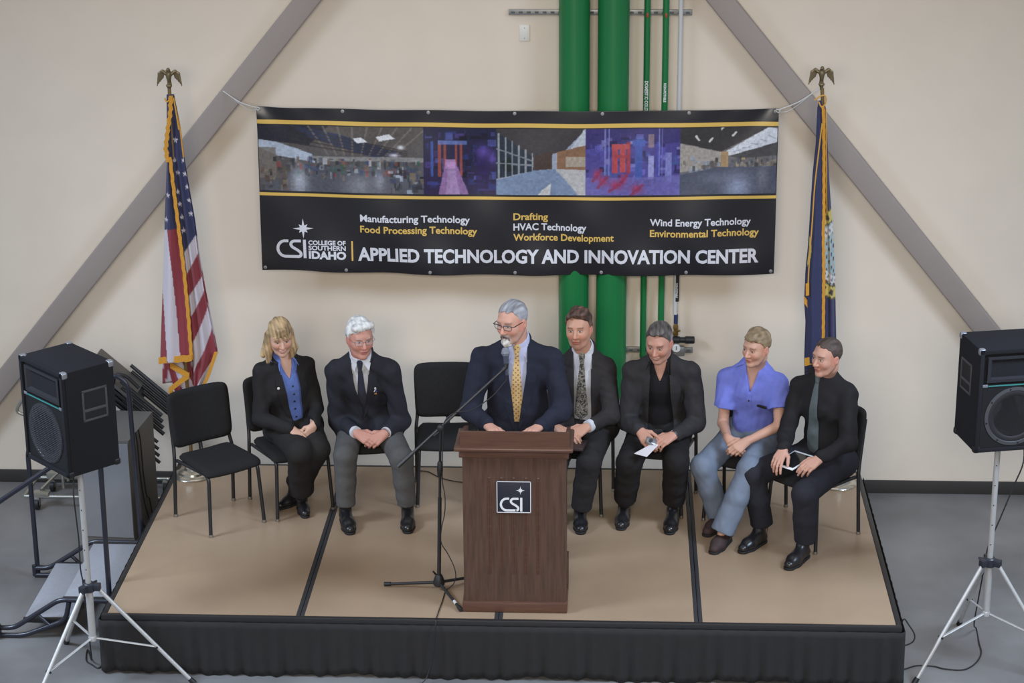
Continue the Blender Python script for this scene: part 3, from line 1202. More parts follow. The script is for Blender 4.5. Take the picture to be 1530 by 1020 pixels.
us = flag_stand('us_flag', (0.139, 2.215, STAGE), (0.135, 2.22, 3.20), 'furled red, white and blue striped flag with gold fringe on an eagle-topped pole')
eagle((0.135, 2.22, 3.345), us)
D1 = Drape(0.135, 2.22, 3.161, (253.0, 141.0))
cen = [(141, 258), (190, 255.5), (229, 255), (264, 259.5), (313, 266), (395, 277), (452, 282.6), (534, 289), (600, 291)]
lef = [(141, 249), (184, 249.5), (231, 249.5), (278, 248), (325, 246), (367, 245.6), (424, 243), (481, 240.5), (523, 239), (534, 239)]
rig = [(141, 259.5), (184, 268), (231, 274), (278, 281.6), (325, 290), (367, 295.4), (424, 305), (481, 317), (523, 325), (560, 312), (588, 296)]
STARS = [(261, 235), (276.5, 255), (279.5, 274), (282.5, 293.5), (285.5, 313.5), (268.7, 299), (249.6, 320), (266, 253), (274, 235), (262, 206), (272, 318), (274.5, 338), (265.5, 281), (252, 284)]
fr_l = [373, 405, 438, 470, 510, 555, 600]
fr_r = [345, 372, 407, 428, 453, 485, 530]


def us_color_left(px, py, f):
    if py < 335 + (px - 249) * -0.1:
        for (sx, sy) in STARS:
            if abs(px - sx) < 5 and abs(py - sy) < 5 and in_star(px - sx, py - sy, 4.4):
                return WHT
        return NAVY
    cx = interp(cen, py)[0]
    e = cx - px
    return RED if e < 17.5 else (WHT if e < 37 else RED)


def us_color_right(px, py, f):
    if f < 0:
        f = 0
    v = [a + (b - a) * f for a, b in zip(fr_l, fr_r)]
    if py < v[0]:
        for (sx, sy) in STARS:
            if abs(px - sx) < 5 and abs(py - sy) < 5 and in_star(px - sx, py - sy, 4.4):
                return WHT
        return NAVY
    k = 0
    while k < 6 and py >= v[k + 1]:
        k += 1
    return WHT if k % 2 == 0 else RED


L_ = lambda py: interp(lef, py)[0]
C_ = lambda py: interp(cen, py)[0]
R_ = lambda py: interp(rig, py)[0]
grow = lambda py: min(1.0, (py - 130) / 260.0)
panels = [
    cloth_panel(D1, L_, C_, 141, 534, lambda f, py: -0.035 * grow(py) * math.sin(PI * min(1, f * 1.15)) + 0.010 * grow(py) * math.sin(f * 9 + py * 0.004), us_color_left, 40, 230, lambda f, py: -0.035 * grow(py) - 0.012),
    cloth_panel(D1, C_, R_, 150, 590, lambda f, py: -0.028 * grow(py) * math.sin(PI * f) - 0.014 * grow(py) * math.sin(f * 13 + 0.6), us_color_right, 44, 250, lambda f, py: -0.006),
    cloth_panel(D1, lambda py: interp([(141, 250), (534, 246), (592, 262)], py)[0], lambda py: interp([(141, 258), (534, 282), (592, 292)], py)[0], 300, 592,
                lambda f, py: 0.016 * math.sin(f * 9), lambda px, py, f: RED if ((px - 0.45 * (py - 540)) % 34) < 15 else WHT, 22, 130, lambda f, py: 0.0),
    cloth_panel(D1, L_, R_, 141, 575, lambda f, py: 0.035 * grow(py) * math.sin(PI * f), lambda px, py, f: NAVY if py < 350 else (RED if int(f * 7 + py * 0.02) % 2 else WHT), 24, 100, lambda f, py: 0.03 * grow(py)),
]
build_cloth('flag_cloth', panels, us)


def ribbon(pts, w, t=0.006, dirw=None):
    """Flat fringe band along points."""
    mb = MB()
    mb.tube(pts, [w] * len(pts), 8, flat=t / w)
    return mb


def band_mesh(dr, top, h, dy, t=0.012):
    """A hanging strip of fringe: top edge given as (px, py), height h in steps."""
    mb = MB()
    n = len(top)
    vs_ = []
    for (px, py) in top:
        vs_ += [dr.pt(px, py, dy - t / 2), dr.pt(px, py + h, dy - t * 0.7), dr.pt(px, py + h, dy + t * 0.3), dr.pt(px, py, dy + t / 2)]
    fs = []
    for i in range(n - 1):
        for k in range(4):
            fs.append((i * 4 + k, i * 4 + (k + 1) % 4, (i + 1) * 4 + (k + 1) % 4, (i + 1) * 4 + k))
    fs += [(3, 2, 1, 0), (4 * n - 4, 4 * n - 3, 4 * n - 2, 4 * n - 1)]
    mb.add(vs_, fs)
    return mb


def edge_strip(dr, tab, w, dyf, t=0.012):
    """A vertical fringe strip: tab of (py, px); w wide."""
    vs_, fs = [], []
    n = len(tab)
    for (py, px) in tab:
        d_ = dyf(py)
        vs_ += [dr.pt(px - w / 2, py, d_), dr.pt(px + w / 2, py, d_), dr.pt(px + w / 2, py, d_ + t), dr.pt(px - w / 2, py, d_ + t)]
    for i in range(n - 1):
        for k in range(4):
            fs.append((i * 4 + k, i * 4 + (k + 1) % 4, (i + 1) * 4 + (k + 1) % 4, (i + 1) * 4 + k))
    fs += [(3, 2, 1, 0), (4 * n - 4, 4 * n - 3, 4 * n - 2, 4 * n - 1)]
    return MB().add(vs_, fs)


dyc = lambda py: -0.035 * grow(py) - 0.035
edge_strip(D1, [(py, C_(py) + 0.5 * math.sin(py * 0.35)) for py in np.linspace(229, 530, 60)], 5.2, dyc).build('center_fringe', M_fringe, us)
edge_strip(D1, [(py, interp([(141, 257), (165, 256), (190, 252), (216, 249), (235, 252)], py)[0] + math.sin(py * 0.6)) for py in np.linspace(141, 236, 30)], 6.0, lambda py: -0.05).build('upper_fringe', M_fringe, us)
edge_strip(D1, [(py, interp([(141, 259), (160, 262), (190, 269), (231, 274)], py)[0]) for py in np.linspace(146, 231, 16)], 1.8, lambda py: -0.012).build('side_fringe', M_fringe, us)
band_mesh(D1, [(238 + i * 51.5 / 12, 526.5 - 0.09 * i * 51 / 12 + 0.6 * math.sin(i * 2)) for i in range(13)], 9.5, -0.075).build('hem_fringe', M_fringe, us)
edge_strip(D1, [(py, interp([(521, 325), (560, 312), (590, 297)], py)[0]) for py in np.linspace(521, 588, 16)], 5.5, lambda py: -0.03).build('fly_fringe', M_fringe, us)
for seg in ([(254, 536), (270, 545), (283, 553)], [(284, 552), (268, 563), (252, 576)], [(252, 576), (262, 586), (270, 590)]):
    band_mesh(D1, [(a, b) for a, b in seg], 9.0, -0.034).build('inner_fringe', M_fringe, us)
MB().tube(smooth_path([D1.pt(247, 145, -0.03), D1.pt(251, 150, -0.04), D1.pt(258, 143, -0.04), D1.pt(262, 152, -0.04), D1.pt(268, 190, -0.03)], 6), 0.005, 8).build('gold_cord', M_cordg, us)

sf = flag_stand('state_flag', (4.700, 2.215, STAGE), (4.485, 2.22, 3.22), 'furled navy flag with gold fringe and round seal on an eagle-topped pole')
eagle((4.480, 2.22, 3.372), sf)
D2 = Drape(4.480, 2.22, 3.183, (1229.5, 140.0), lean=1)
D2.pt = lambda px, py, dy=0.0: Vector((4.480 + (px - 1229.5 + 0.0405 * (py - 140)) / (225.0 - (py - 140) * 0.012), 2.22 + dy, 3.183 - (py - 140) * 0.004695))
lf2 = [(150, 1226), (161, 1224), (212, 1222), (255, 1217.6), (302, 1214.6), (362, 1211), (403, 1207), (450, 1205), (480, 1207), (534, 1205), (600, 1206)]
ce2 = [(150, 1230), (165, 1232.5), (207, 1233), (313, 1233), (335, 1232), (403, 1232.7), (500, 1232), (600, 1232)]
ri2 = [(150, 1233), (161, 1236.5), (212, 1239), (255, 1241), (302, 1244), (362, 1249), (403, 1250.6), (450, 1251.4), (532, 1253), (600, 1254)]
GOLD, SKYB = (190, 172, 92), (150, 172, 178)


def state_right(px, py, f):
    dx, dy = px - 1266, py - 374
    r = math.hypot(dx, dy)
    if r > 71:
        return NAVY
    if r > 68.5 or 51 < r < 53.5:
        return (92, 84, 52)
    if r > 53:
        a = math.degrees(math.atan2(dy, dx)) % 12
        return (58, 52, 46) if (57 < r < 65 and a < 5.5 and abs(dy) > 40) else GOLD
    if 38 < r < 48:
        a = math.degrees(math.atan2(dy, dx)) % 9
        return (120, 116, 120) if (40.5 < r < 45.5 and a < 4) else (196, 194, 192)
    v = math.sin(px * 0.9) * math.sin(py * 0.33 + px * 0.2)
    if v > 0.55:
        return (74, 52, 46)
    if py > 405 and v > -0.1:
        return (96, 58, 50)
    return SKYB if v > -0.75 else (176, 152, 92)


L2 = lambda py: interp(lf2, py)[0]
C2 = lambda py: interp(ce2, py)[0]
R2 = lambda py: interp(ri2, py)[0]


def state_left(px, py, f):
    d = math.hypot((px - 1196) / 1.0, (py - 364) / 2.0)
    return GOLD if (15 < d < 18.5 and px > 1207) else NAVY


panels = [
    cloth_panel(D2, L2, C2, 150, 538, lambda f, py: -0.03 * grow(py) * math.sin(PI * f) + 0.008 * grow(py) * math.sin(f * 11 + 1), state_left, 34, 180, lambda f, py: -0.02 * grow(py) - 0.012),
    cloth_panel(D2, C2, R2, 150, 600, lambda f, py: -0.022 * grow(py) * math.sin(PI * f) - 0.010 * grow(py) * math.sin(f * 12), state_right, 34, 230, lambda f, py: -0.004),
    cloth_panel(D2, lambda py: L2(py) + 2, lambda py: C2(py) + 4, 400, 610, lambda f, py: 0.01 * math.sin(f * 9), lambda px, py, f: NAVY, 16, 40, lambda f, py: 0.0),
    cloth_panel(D2, L2, R2, 150, 600, lambda f, py: 0.03 * grow(py) * math.sin(PI * f), lambda px, py, f: NAVY, 20, 80, lambda f, py: 0.03 * grow(py)),
]
build_cloth('flag_cloth', panels, sf)
edge_strip(D2, [(py, C2(py) + 0.4 * math.sin(py * 0.4)) for py in np.linspace(156, 500, 60)], 4.6, lambda py: -0.02 * grow(py) - 0.03).build('center_fringe', M_fringe, sf)
edge_strip(D2, [(py, interp([(168, 1236.2), (302, 1237.6), (312, 1237.8)], py)[0]) for py in np.linspace(160, 312, 16)], 1.3, lambda py: -0.03).build('thin_cord', M_cordg, sf)
MB().tube(smooth_path([D2.pt(1230, 180, -0.05), D2.pt(1226, 212, -0.05), D2.pt(1219, 270, -0.06), D2.pt(1215.5, 320, -0.062), D2.pt(1211, 380, -0.06), D2.pt(1209, 418, -0.06)], 6), 0.0045, 8).build('gold_cord', M_cordg, sf)
band_mesh(D2, [(1205.5, 416), (1210.5, 415)], 18, -0.062).build('tassel', M_fringe, sf)
band_mesh(D2, [(1203.5, 436), (1209, 444)], 11, -0.03).build('tassel', M_fringe, sf)
band_mesh(D2, [(1204 + i * 28 / 8, 531 - i * 0.7 + 0.5 * math.sin(i * 2)) for i in range(9)], 11.5, -0.048).build('hem_fringe', M_fringe, sf)
MB().tube(smooth_path([D2.pt(1219, 148, -0.03), D2.pt(1226, 143, -0.03), D2.pt(1234, 141, -0.03), D2.pt(1236, 150, -0.03), D2.pt(1230, 158, -0.03), D2.pt(1225, 150, -0.03)], 6), 0.005, 8).build('gold_cord', M_cordg, sf)
# ---------------------------------------------------------------- orchestra chairs
M_frame = mat('chair_frame_black', (36, 36, 38), 0.42, spec=0.5)
M_seat = mat('chair_fabric', (38, 37, 37), 0.95, var=0.08, scale=60, bump=0.06, bscale=400, spec=0.15)
M_glide = mat('steel_glide', (170, 168, 164), 0.3, metal=0.9)


def pad_mesh(outline, z_fn, thick, edge=0.018, nu=22, nv=22):
    """Upholstered pad: outline(u, v) -> (x, y); rounded rim; z_fn(x, y) the mid height."""
    top, bot = [], []
    mb = MB()
    def prof(u, v):
        e = min(u, 1 - u, v, 1 - v) * 2
        return thick / 2 * min(1.0, math.sqrt(max(0.0, 1 - (1 - min(1, e / 0.16)) ** 2)) * 0.75 + 0.25)
    vs_, fs = [], []
    for s in (1, -1):
        for j in range(nv):
            for i in range(nu):
                u, v = i / (nu - 1), j / (nv - 1)
                x, y = outline(u, v)
                vs_.append((x, y, z_fn(x, y) + s * prof(u, v)))
    for s in (0, 1):
        b = s * nu * nv
        for j in range(nv - 1):
            for i in range(nu - 1):
                a = b + j * nu + i
                fs.append((a, a + 1, a + nu + 1, a + nu) if s == 0 else (a, a + nu, a + nu + 1, a + 1))
    rim = [i for i in range(nu)] + [j * nu + nu - 1 for j in range(1, nv)] + [(nv - 1) * nu + i for i in range(nu - 2, -1, -1)] + [j * nu for j in range(nv - 2, 0, -1)]
    for a, c in zip(rim, rim[1:] + rim[:1]):
        fs.append((a, a + nu * nv, c + nu * nv, c))
    return mb.add(vs_, fs)


def round_rect(w0, w1, d0, d1, r):
    """Map (u, v) of the unit square onto a trapezoid with rounded corners."""
    def f(u, v):
        a, b = u * 2 - 1, v * 2 - 1
        m = max(abs(a), abs(b))
        if m > 1e-6:
            # squircle mapping towards the rim rounds the corners
            n = 1.0 / (abs(a) ** 8 + abs(b) ** 8) ** (1 / 8.0) if m > 0 else 1
            k = 1 + (n * m - 1) * min(1, m ** 4) * 1.0 * r
            a, b = a * k, b * k
        y = d0 + (d1 - d0) * (b + 1) / 2
        w = w0 + (w1 - w0) * (b + 1) / 2
        return a * w / 2, y
    return f


def make_chair(label):
    c = empty('orchestra_chair', (0, 0, 0), label, 'chair', 'black orchestra chairs on the stage')
    for s in (-1, 1):
        # front leg with its side rail to the back
        pts = bend([(s * 0.205, -0.228, 0.012), (s * 0.185, -0.205, 0.425), (s * 0.205, 0.19, 0.415)], 0.05, 6)
        MB().tube(pts, 0.0125, 12).build('leg', M_frame, c, local=True)
        pts = bend([(s * 0.225, 0.222, 0.012), (s * 0.222, 0.195, 0.43), (s * 0.212, 0.215, 0.50), (s * 0.205, 0.27, 0.80)], 0.05, 5)
        MB().tube(pts, 0.0125, 12).build('leg', M_frame, c, local=True)
        for (x, y) in ((s * 0.205, -0.228), (s * 0.225, 0.222)):
            MB().lathe((x, y, 0), [(0.014, 0), (0.016, 0.004), (0.0145, 0.02)], n=14).build('glide', M_glide, c, local=True)
    MB().tube([(-0.2, 0.15, 0.41), (0.2, 0.15, 0.41)], 0.011, 10).tube([(-0.186, -0.16, 0.412), (0.186, -0.16, 0.412)], 0.011, 10).build('cross_rail', M_frame, c, local=True)
    seat = pad_mesh(round_rect(0.44, 0.40, -0.235, 0.205, 0.85), lambda x, y: 0.445 - 0.010 * math.exp(-(x / 0.13) ** 2) * 0.6 - max(0, -y - 0.16) * 0.22 - max(0, y - 0.1) * 0.06, 0.052)
    seat.build('seat', M_seat, c, local=True, sharp=60)
    bk = pad_mesh(round_rect(0.445, 0.47, 0.0, 0.385, 0.95), lambda x, y: 0.0, 0.042)
    me = bk.mesh('backrest', sharp=60)
    t = math.radians(10.5)
    def lean(co):
        x, h, d = co[:, 0].copy(), co[:, 1].copy(), co[:, 2].copy()
        d = d - 0.9 * x * x + 0.02
        co[:, 1] = 0.205 + h * math.sin(t) + d * math.cos(t)
        co[:, 2] = 0.495 + h * math.cos(t) - d * math.sin(t)
        return co
    move_mesh(me, lean)
    link_mesh('backrest', me, M_seat, c, local=True)
    MB().tube(bend([(0, 0.17, 0.405), (0, 0.225, 0.43), (0, 0.25, 0.56)], 0.03, 4), 0.014, 10).build('back_bracket', M_frame, c, local=True)
    return c


CH = [  # x, y, degrees turned (positive: towards image right), label
    (0.475, 1.465, 39.5, 'empty black chair at the stage end beside the striped flag'),
    (0.925, 1.735, 31.0, 'black chair under the person in black jacket and blue shirt'),
    (1.475, 1.880, 12.0, 'black chair under the person in navy blazer and grey trousers'),
    (1.985, 1.945, 3.0, 'empty black chair behind the microphone boom'),
    (2.880, 1.840, -7.6, 'black chair under the person in patterned tie beside the lectern'),
    (3.440, 1.845, -12.0, 'black chair under the person in charcoal blazer and open collar'),
    (4.020, 1.680, -23.0, 'black chair under the person in blue polo shirt and jeans'),
    (4.445, 1.335, -41.0, 'black chair under the person in black shirt and grey tie'),
]
chair0 = make_chair(CH[0][3])
for i, (x, y, a, lab) in enumerate(CH):
    o = chair0 if i == 0 else copy_tree(chair0)
    o.location = (x, y, STAGE)
    o.rotation_euler = (0, 0, math.radians(a))
    o['label'] = lab

# ---------------------------------------------------------------- lectern
M_wood = mat('walnut_veneer', (80, 58, 47), 0.42, var=0.24, scale=7, stretch=(9, 9, 0.7), spec=0.4)
M_wood2 = mat('walnut_moulding', (88, 60, 47), 0.38, var=0.18, scale=7, stretch=(0.7, 9, 9), spec=0.45)
lx0, lx1 = 2.214, 2.856
lxc = (lx0 + lx1) / 2
lec = empty('lectern', (lxc, 0.4, STAGE), 'dark walnut lectern with a square emblem sign on its front', 'lectern')
def slab(x0, x1, prof):
    return MB().prism([(x0, y, z) for (y, z) in prof], (x1 - x0, 0, 0))


slab(lxc - 0.312, lxc + 0.312, [(0.12, 0.41), (0.12, 1.44), (0.47, 1.40), (0.47, 0.41)]).build('cabinet_body', M_wood, lec, smooth=False)
MB().box((lxc, 0.30, 0.435), (0.644, 0.40, 0.068), bevel=0.006).box((lxc + 0.004, 0.40, 0.55), (0.640, 0.16, 0.20), bevel=0.006).build('base_moulding', M_wood2, lec)
mo = MB().box((lxc, 0.112, 1.448), (0.66, 0.044, 0.040), bevel=0.006)
for sx in (-1, 1):
    mo.box((lxc + sx * 0.318, 0.285, 1.430), (0.024, 0.39, 0.040), rot=Matrix.Rotation(math.radians(-5), 3, 'X'), bevel=0.005)
mo.build('lower_moulding', M_wood2, lec)
mo = MB().box((lxc, 0.075, 1.497), (0.712, 0.072, 0.026), bevel=0.009, seg=3).box((lxc, 0.11, 1.476), (0.64, 0.04, 0.03))
for sx in (-1, 1):
    mo.box((lxc + sx * 0.336, 0.265, 1.478), (0.040, 0.41, 0.026), rot=Matrix.Rotation(math.radians(-5), 3, 'X'), bevel=0.008)
mo.build('upper_moulding', M_wood2, lec)
slab(2.216, 2.868, [(0.062, 1.508), (0.062, 1.604), (0.086, 1.604), (0.086, 1.508)]).build('front_board', M_wood2, lec, smooth=False)
for (a, b) in ((2.216, 2.238), (2.846, 2.868)):
    slab(a, b, [(0.086, 1.46), (0.086, 1.602), (0.47, 1.488), (0.47, 1.41)]).build('side_board', M_wood2, lec, smooth=False)
slab(2.238, 2.846, [(0.086, 1.480), (0.086, 1.500), (0.455, 1.422), (0.455, 1.404)]).build('desk', M_wood2, lec, smooth=False)
slab(2.238, 2.846, [(0.455, 1.404), (0.455, 1.440), (0.47, 1.438), (0.47, 1.404)]).build('back_rail', M_wood2, lec, smooth=False)
fl_ = MB()
for i in range(5):
    x = 2.384 + i * 0.0738
    for dx in (-0.0055, 0.0055):
        fl_.tube([(x + dx, 0.1205, 0.655), (x + dx, 0.1205, 1.268)], 0.0042, 8)
    fl_.lathe((x, 0.122, 1.285), [(0.008, 0), (0.008, 0.004), (0.005, 0.007)], axis=(0, -1, 0), n=14)
fl_.build('reeding', M_wood2, lec)
sg = MB().box((2.533, 0.113, 1.169), (0.206, 0.010, 0.204), bevel=0.002)
so_ = sg.build('emblem_sign', mat('sign_navy', (36, 37, 48), 0.4), lec)
fr = MB()
for (cx, cz, w, h) in ((2.533, 1.2695, 0.206, 0.0045), (2.533, 1.0685, 0.206, 0.0045), (2.4315, 1.169, 0.0045, 0.204), (2.6345, 1.169, 0.0045, 0.204)):
    fr.box((cx, 0.1073, cz), (w, 0.0014, h))
adopt(fr.build('sign_border', M_letter_w), so_)
cs = csi_mark(2.448, 1.076, 0.089, (2.573, 1.213, 0.026), 0.1064, 0.1082)
adopt(cs.build('sign_emblem', M_letter_w, smooth=False), so_)

# ---------------------------------------------------------------- microphone, stand and cable
M_mic = mat('microphone_body', (96, 102, 118), 0.35, metal=0.5)
M_mesh_ = mat('microphone_grille', (150, 154, 164), 0.45, metal=0.6, bump=0.6, bscale=900)
M_tape = mat('white_tape', (200, 198, 194), 0.6)
M_cable = mat('black_cable', (34, 33, 34), 0.55)
ms = empty('microphone_stand', (2.043, 0.42, STAGE), 'black boom microphone stand in front of the lectern corner', 'microphone stand')
pb, ptop = Vector((2.043, 0.415, 0.455)), Vector((2.070, 0.412, 1.478))
MB().tube([pb, pb.lerp(ptop, 0.56)], 0.0125, 14).build('lower_tube', M_frame, ms)
MB().tube([pb.lerp(ptop, 0.55), ptop], 0.0085, 14).build('upper_tube', M_frame, ms)
MB().lathe(pb.lerp(ptop, 0.70), [(0.011, 0), (0.017, 0.01), (0.019, 0.05), (0.017, 0.09), (0.011, 0.1)], axis=ptop - pb, n=18).build('height_clutch', M_blk_rubber, ms)
MB().lathe(pb - Vector((0, 0, 0.025)), [(0.03, 0), (0.036, 0.006), (0.036, 0.03), (0.026, 0.06), (0.018, 0.075)], n=20).tube([pb + Vector((-0.02, 0, 0.05)), pb + Vector((-0.034, -0.01, 0.075))], 0.006, 8).build('tripod_hub', M_blk_rubber, ms)
for k, f in enumerate(((1.705, 0.454), (2.200, 0.112), (2.345, 0.62))):
    F_ = Vector((f[0], f[1], STAGE + 0.014))
    d = (F_ - pb).normalized()
    lg = MB().tube([pb + Vector((0, 0, -0.004)), F_], 0.0095, 12).build('leg', M_frame, ms)
    adopt(MB().tube([F_ - d * 0.03, F_ + d * 0.012], [0.0135, 0.0145], 12).build('rubber_foot', M_blk_rubber), lg)
    if k == 1:
        adopt(MB().tube([F_ - d * 0.10, F_ - d * 0.065], 0.0102, 12).build('white_tape', M_tape), lg)
b0, b1 = Vector((1.826, 0.33, 1.282)), Vector((2.446, 0.557, 1.818))
MB().tube([b0, b1], 0.0085, 12).build('boom_arm', M_frame, ms)
MB().tube([b0 - (b1 - b0).normalized() * 0.02, b0 + (b1 - b0).normalized() * 0.11], 0.014, 14).build('counterweight', M_frame, ms)
MB().lathe((2.070, 0.395, 1.492), [(0.014, 0), (0.02, 0.004), (0.02, 0.03), (0.014, 0.035)], axis=(0, 1, 0), n=18).tube([(2.06, 0.40, 1.47), (2.03, 0.37, 1.455)], 0.006, 8).build('boom_clutch', M_blk_rubber, ms)
MB().tube([(2.446, 0.557, 1.818), (2.466, 0.565, 1.835), (2.471, 0.568, 1.862)], 0.014, 12).build('mic_clip', M_blk_rubber, ms)
mic = empty('microphone', (2.470, 0.57, 1.84), 'silver headed handheld microphone clipped on the boom before the speaking person', 'microphone')
a_, b_ = Vector((2.4715, 0.566, 1.785)), Vector((2.464, 0.582, 1.965))
ax_ = (b_ - a_).normalized()
MB().lathe(a_, [(0.008, 0), (0.0105, 0.004), (0.012, 0.03), (0.018, 0.115), (0.0215, 0.126)], axis=ax_, n=24).build('handle', M_mic, mic)
MB().lathe(a_ + ax_ * 0.125, [(0.0215, 0), (0.0255, 0.012), (0.0272, 0.014), (0.0272, 0.020), (0.0258, 0.022), (0.0235, 0.037), (0.016, 0.047), (0.005, 0.051)], axis=ax_, n=28).build('grille', M_mesh_, mic)
cp = [(2.4715, 0.566, 1.785), (2.469, 0.560, 1.755), (2.451, 0.55, 1.735), (2.383, 0.50, 1.668), (2.263, 0.44, 1.603), (2.161, 0.425, 1.588), (2.095, 0.41, 1.53), (2.085, 0.40, 1.40),
      (2.078, 0.40, 1.156), (2.092, 0.395, 1.049), (2.089, 0.395, 0.936), (2.066, 0.395, 0.822), (2.064, 0.395, 0.731), (2.100, 0.395, 0.663), (2.139, 0.40, 0.572), (2.151, 0.40, 0.503),
      (2.137, 0.40, 0.45), (2.10, 0.40, 0.412), (2.086, 0.39, 0.4045), (2.075, 0.216, 0.4045), (2.061, 0.02, 0.4045), (2.058, -0.028, 0.392), (2.050, -0.045, 0.30), (2.02, -0.06, 0.10), (1.95, -0.12, 0.006), (1.7, -0.3, 0.005)]
tag(MB().tube(smooth_path(cp, 6), 0.0032, 8).build('microphone_cable', M_cable), 'thin black cable hanging from the microphone along its stand', 'cable')
cp = [(1.715, 2.40, 0.4045), (1.74, 2.352, 0.4045), (1.813, 2.330, 0.4045), (1.90, 2.235, 0.4045), (2.02, 2.16, 0.4045), (2.3, 2.1, 0.4045)]
tag(MB().tube(smooth_path(cp, 6), 0.0035, 8).build('deck_cable', M_cable), 'thin black cable lying on the stage under the empty middle chair', 'cable')

# ---------------------------------------------------------------- loudspeakers on tripod stands
M_carpet = mat('speaker_carpet', (33, 33, 36), 0.92, var=0.12, scale=120, bump=0.12, bscale=500, spec=0.2)
M_grey_pl = mat('grey_plastic', (70, 70, 72), 0.5)
M_dark_pl = mat('dark_plastic', (24, 24, 25), 0.5)
M_corner = mat('steel_corner', (150, 152, 158), 0.35, metal=0.5)
M_teal = mat('teal_strip', (58, 130, 124), 0.5)
M_grille = mat('speaker_grille', (46, 46, 48), 0.55, var=0.2, scale=200, bump=0.4, bscale=700)
M_horn = mat('horn_plastic', (44, 44, 48), 0.42)
M_cone = mat('speaker_cone', (34, 33, 34), 0.6)


def pa_box(loc, rotz, label, mesh_front):
    """Box stands on z = 0, front faces local -y; 0.47 wide, 0.345 deep, 0.645 high."""
    W, D, H = 0.47, 0.345, 0.645
    o = empty('loudspeaker', loc, label, 'loudspeaker', 'loudspeakers on tripod stands')
    o.rotation_euler = (0, 0, rotz)
    kw = dict(parent=o, local=True)
    MB().box((0, 0.008, H / 2), (W, D - 0.016, H), bevel=0.008, seg=2).build('cabinet', M_carpet, **kw)
    y = -D / 2
    rim = MB()
    for (cx, cz, w, h) in ((0, 0.012, W, 0.024), (0, H - 0.014, W, 0.028), (-W / 2 + 0.013, H / 2, 0.026, H), (W / 2 - 0.013, H / 2, 0.026, H)):
        rim.box((cx, y + 0.004, cz), (w, 0.024, h), bevel=0.004)
    rim.build('front_rim', M_carpet, **kw)
    # horn: flared rectangular mouth
    hz, hw, hh = 0.520, 0.33, 0.125
    mb = MB()
    lips = [(hw / 2 + 0.02, hh / 2 + 0.018, y + 0.002), (hw / 2 + 0.02, hh / 2 + 0.018, y - 0.004), (hw / 2, hh / 2, y - 0.004), (hw / 2 - 0.03, hh / 2 - 0.02, y + 0.04), (0.07, 0.026, y + 0.11)]
    vs_, fs = [], []
    for (w, h, yy) in lips:
        vs_ += [(-w, yy, hz - h), (w, yy, hz - h), (w, yy, hz + h), (-w, yy, hz + h)]
    for i in range(len(lips) - 1):
        for k in range(4):
            fs.append((i * 4 + k, i * 4 + (k + 1) % 4, i * 4 + 4 + (k + 1) % 4, i * 4 + 4 + k))
    mb.add(vs_, fs)
    mb.build('horn', M_horn, smooth=False, **kw)
    MB().box((0, y + 0.105, hz), (0.16, 0.02, 0.07)).build('horn_throat', M_dark_pl, **kw)
    MB().box((0.0, y - 0.001, 0.418), (W - 0.12, 0.004, 0.007)).build('teal_strip', M_teal, **kw)
    for sx in (-1, 1):
        MB().box((sx * 0.195, y - 0.001, 0.42), (0.035, 0.005, 0.018), bevel=0.002).build('badge', M_corner, **kw)
    MB().box((0, y + 0.006, 0.225), (W - 0.06, 0.006, 0.40)).build('baffle', M_dark_pl, **kw)
    cz, R = 0.218, 0.178
    MB().lathe((0, y + 0.006, cz), [(R + 0.006, 0), (R + 0.006, 0.007), (R - 0.014, 0.009), (R - 0.018, 0.004)], axis=(0, -1, 0), n=56).build('woofer_ring', M_grey_pl if not mesh_front else M_horn, **kw)
    MB().lathe((0, y + 0.002, cz), [(R - 0.012, 0.0), (R - 0.03, 0.006), (R - 0.05, 0.0), (0.06, -0.05), (0.055, -0.045), (0.03, -0.032), (0.002, -0.028)], axis=(0, -1, 0), n=48).build('woofer_cone', M_cone, **kw)
    if mesh_front:
        g_ = MB()
        n = 30
        for i in range(n):
            z = cz - R + 0.006 + (2 * R - 0.012) * i / (n - 1)
            hwid = math.sqrt(max(R * R - (z - cz) ** 2, 0.0004))
            g_.tube([(-hwid, y - 0.002, z), (hwid, y - 0.002, z)], 0.0032, 6)
        g_.build('grille', M_grille, **kw)
    else:
        sc_ = MB()
        for k in range(8):
            a = k * PI / 4 + 0.2
            sc_.cyl((math.cos(a) * (R - 0.004), y - 0.002, cz + math.sin(a) * (R - 0.004)), (math.cos(a) * (R - 0.004), y - 0.005, cz + math.sin(a) * (R - 0.004)), 0.005, n=8)
        sc_.build('ring_screws', M_dark_pl, **kw)
    for sx in (-1, 1):
        x = sx * W / 2
        fr = MB()
        for (cy, cz_, w, h) in ((0.0, 0.505, 0.17, 0.014), (0.0, 0.325, 0.17, 0.014), (-0.078, 0.415, 0.014, 0.19), (0.078, 0.415, 0.014, 0.19), (0.0, 0.385, 0.15, 0.018)):
            fr.box((x, cy + 0.03, cz_), (0.010, w, h), bevel=0.003)
        h_ = fr.build('side_handle', M_grey_pl, **kw)
        cup = MB().box((x - sx * 0.001, 0.03, 0.415), (0.006, 0.15, 0.175)).build('handle_cup', M_dark_pl)
        cup.parent = h_
    for sx in (-1, 1):
        for sy in (-1, 1):
            for sz in (0, 1):
                c_ = MB().box((sx * (W / 2 - 0.016), sy * (D / 2 - 0.016), sz * H + (0.016 if sz == 0 else -0.016)), (0.042, 0.042, 0.042), bevel=0.012, seg=3)
                c_.build('corner_cap', M_corner if sz else M_dark_pl, **kw)
    MB().lathe((0, 0, -0.012), [(0.045, 0), (0.05, 0.004), (0.05, 0.014)], n=24).build('pole_socket', M_dark_pl, **kw)
    return o


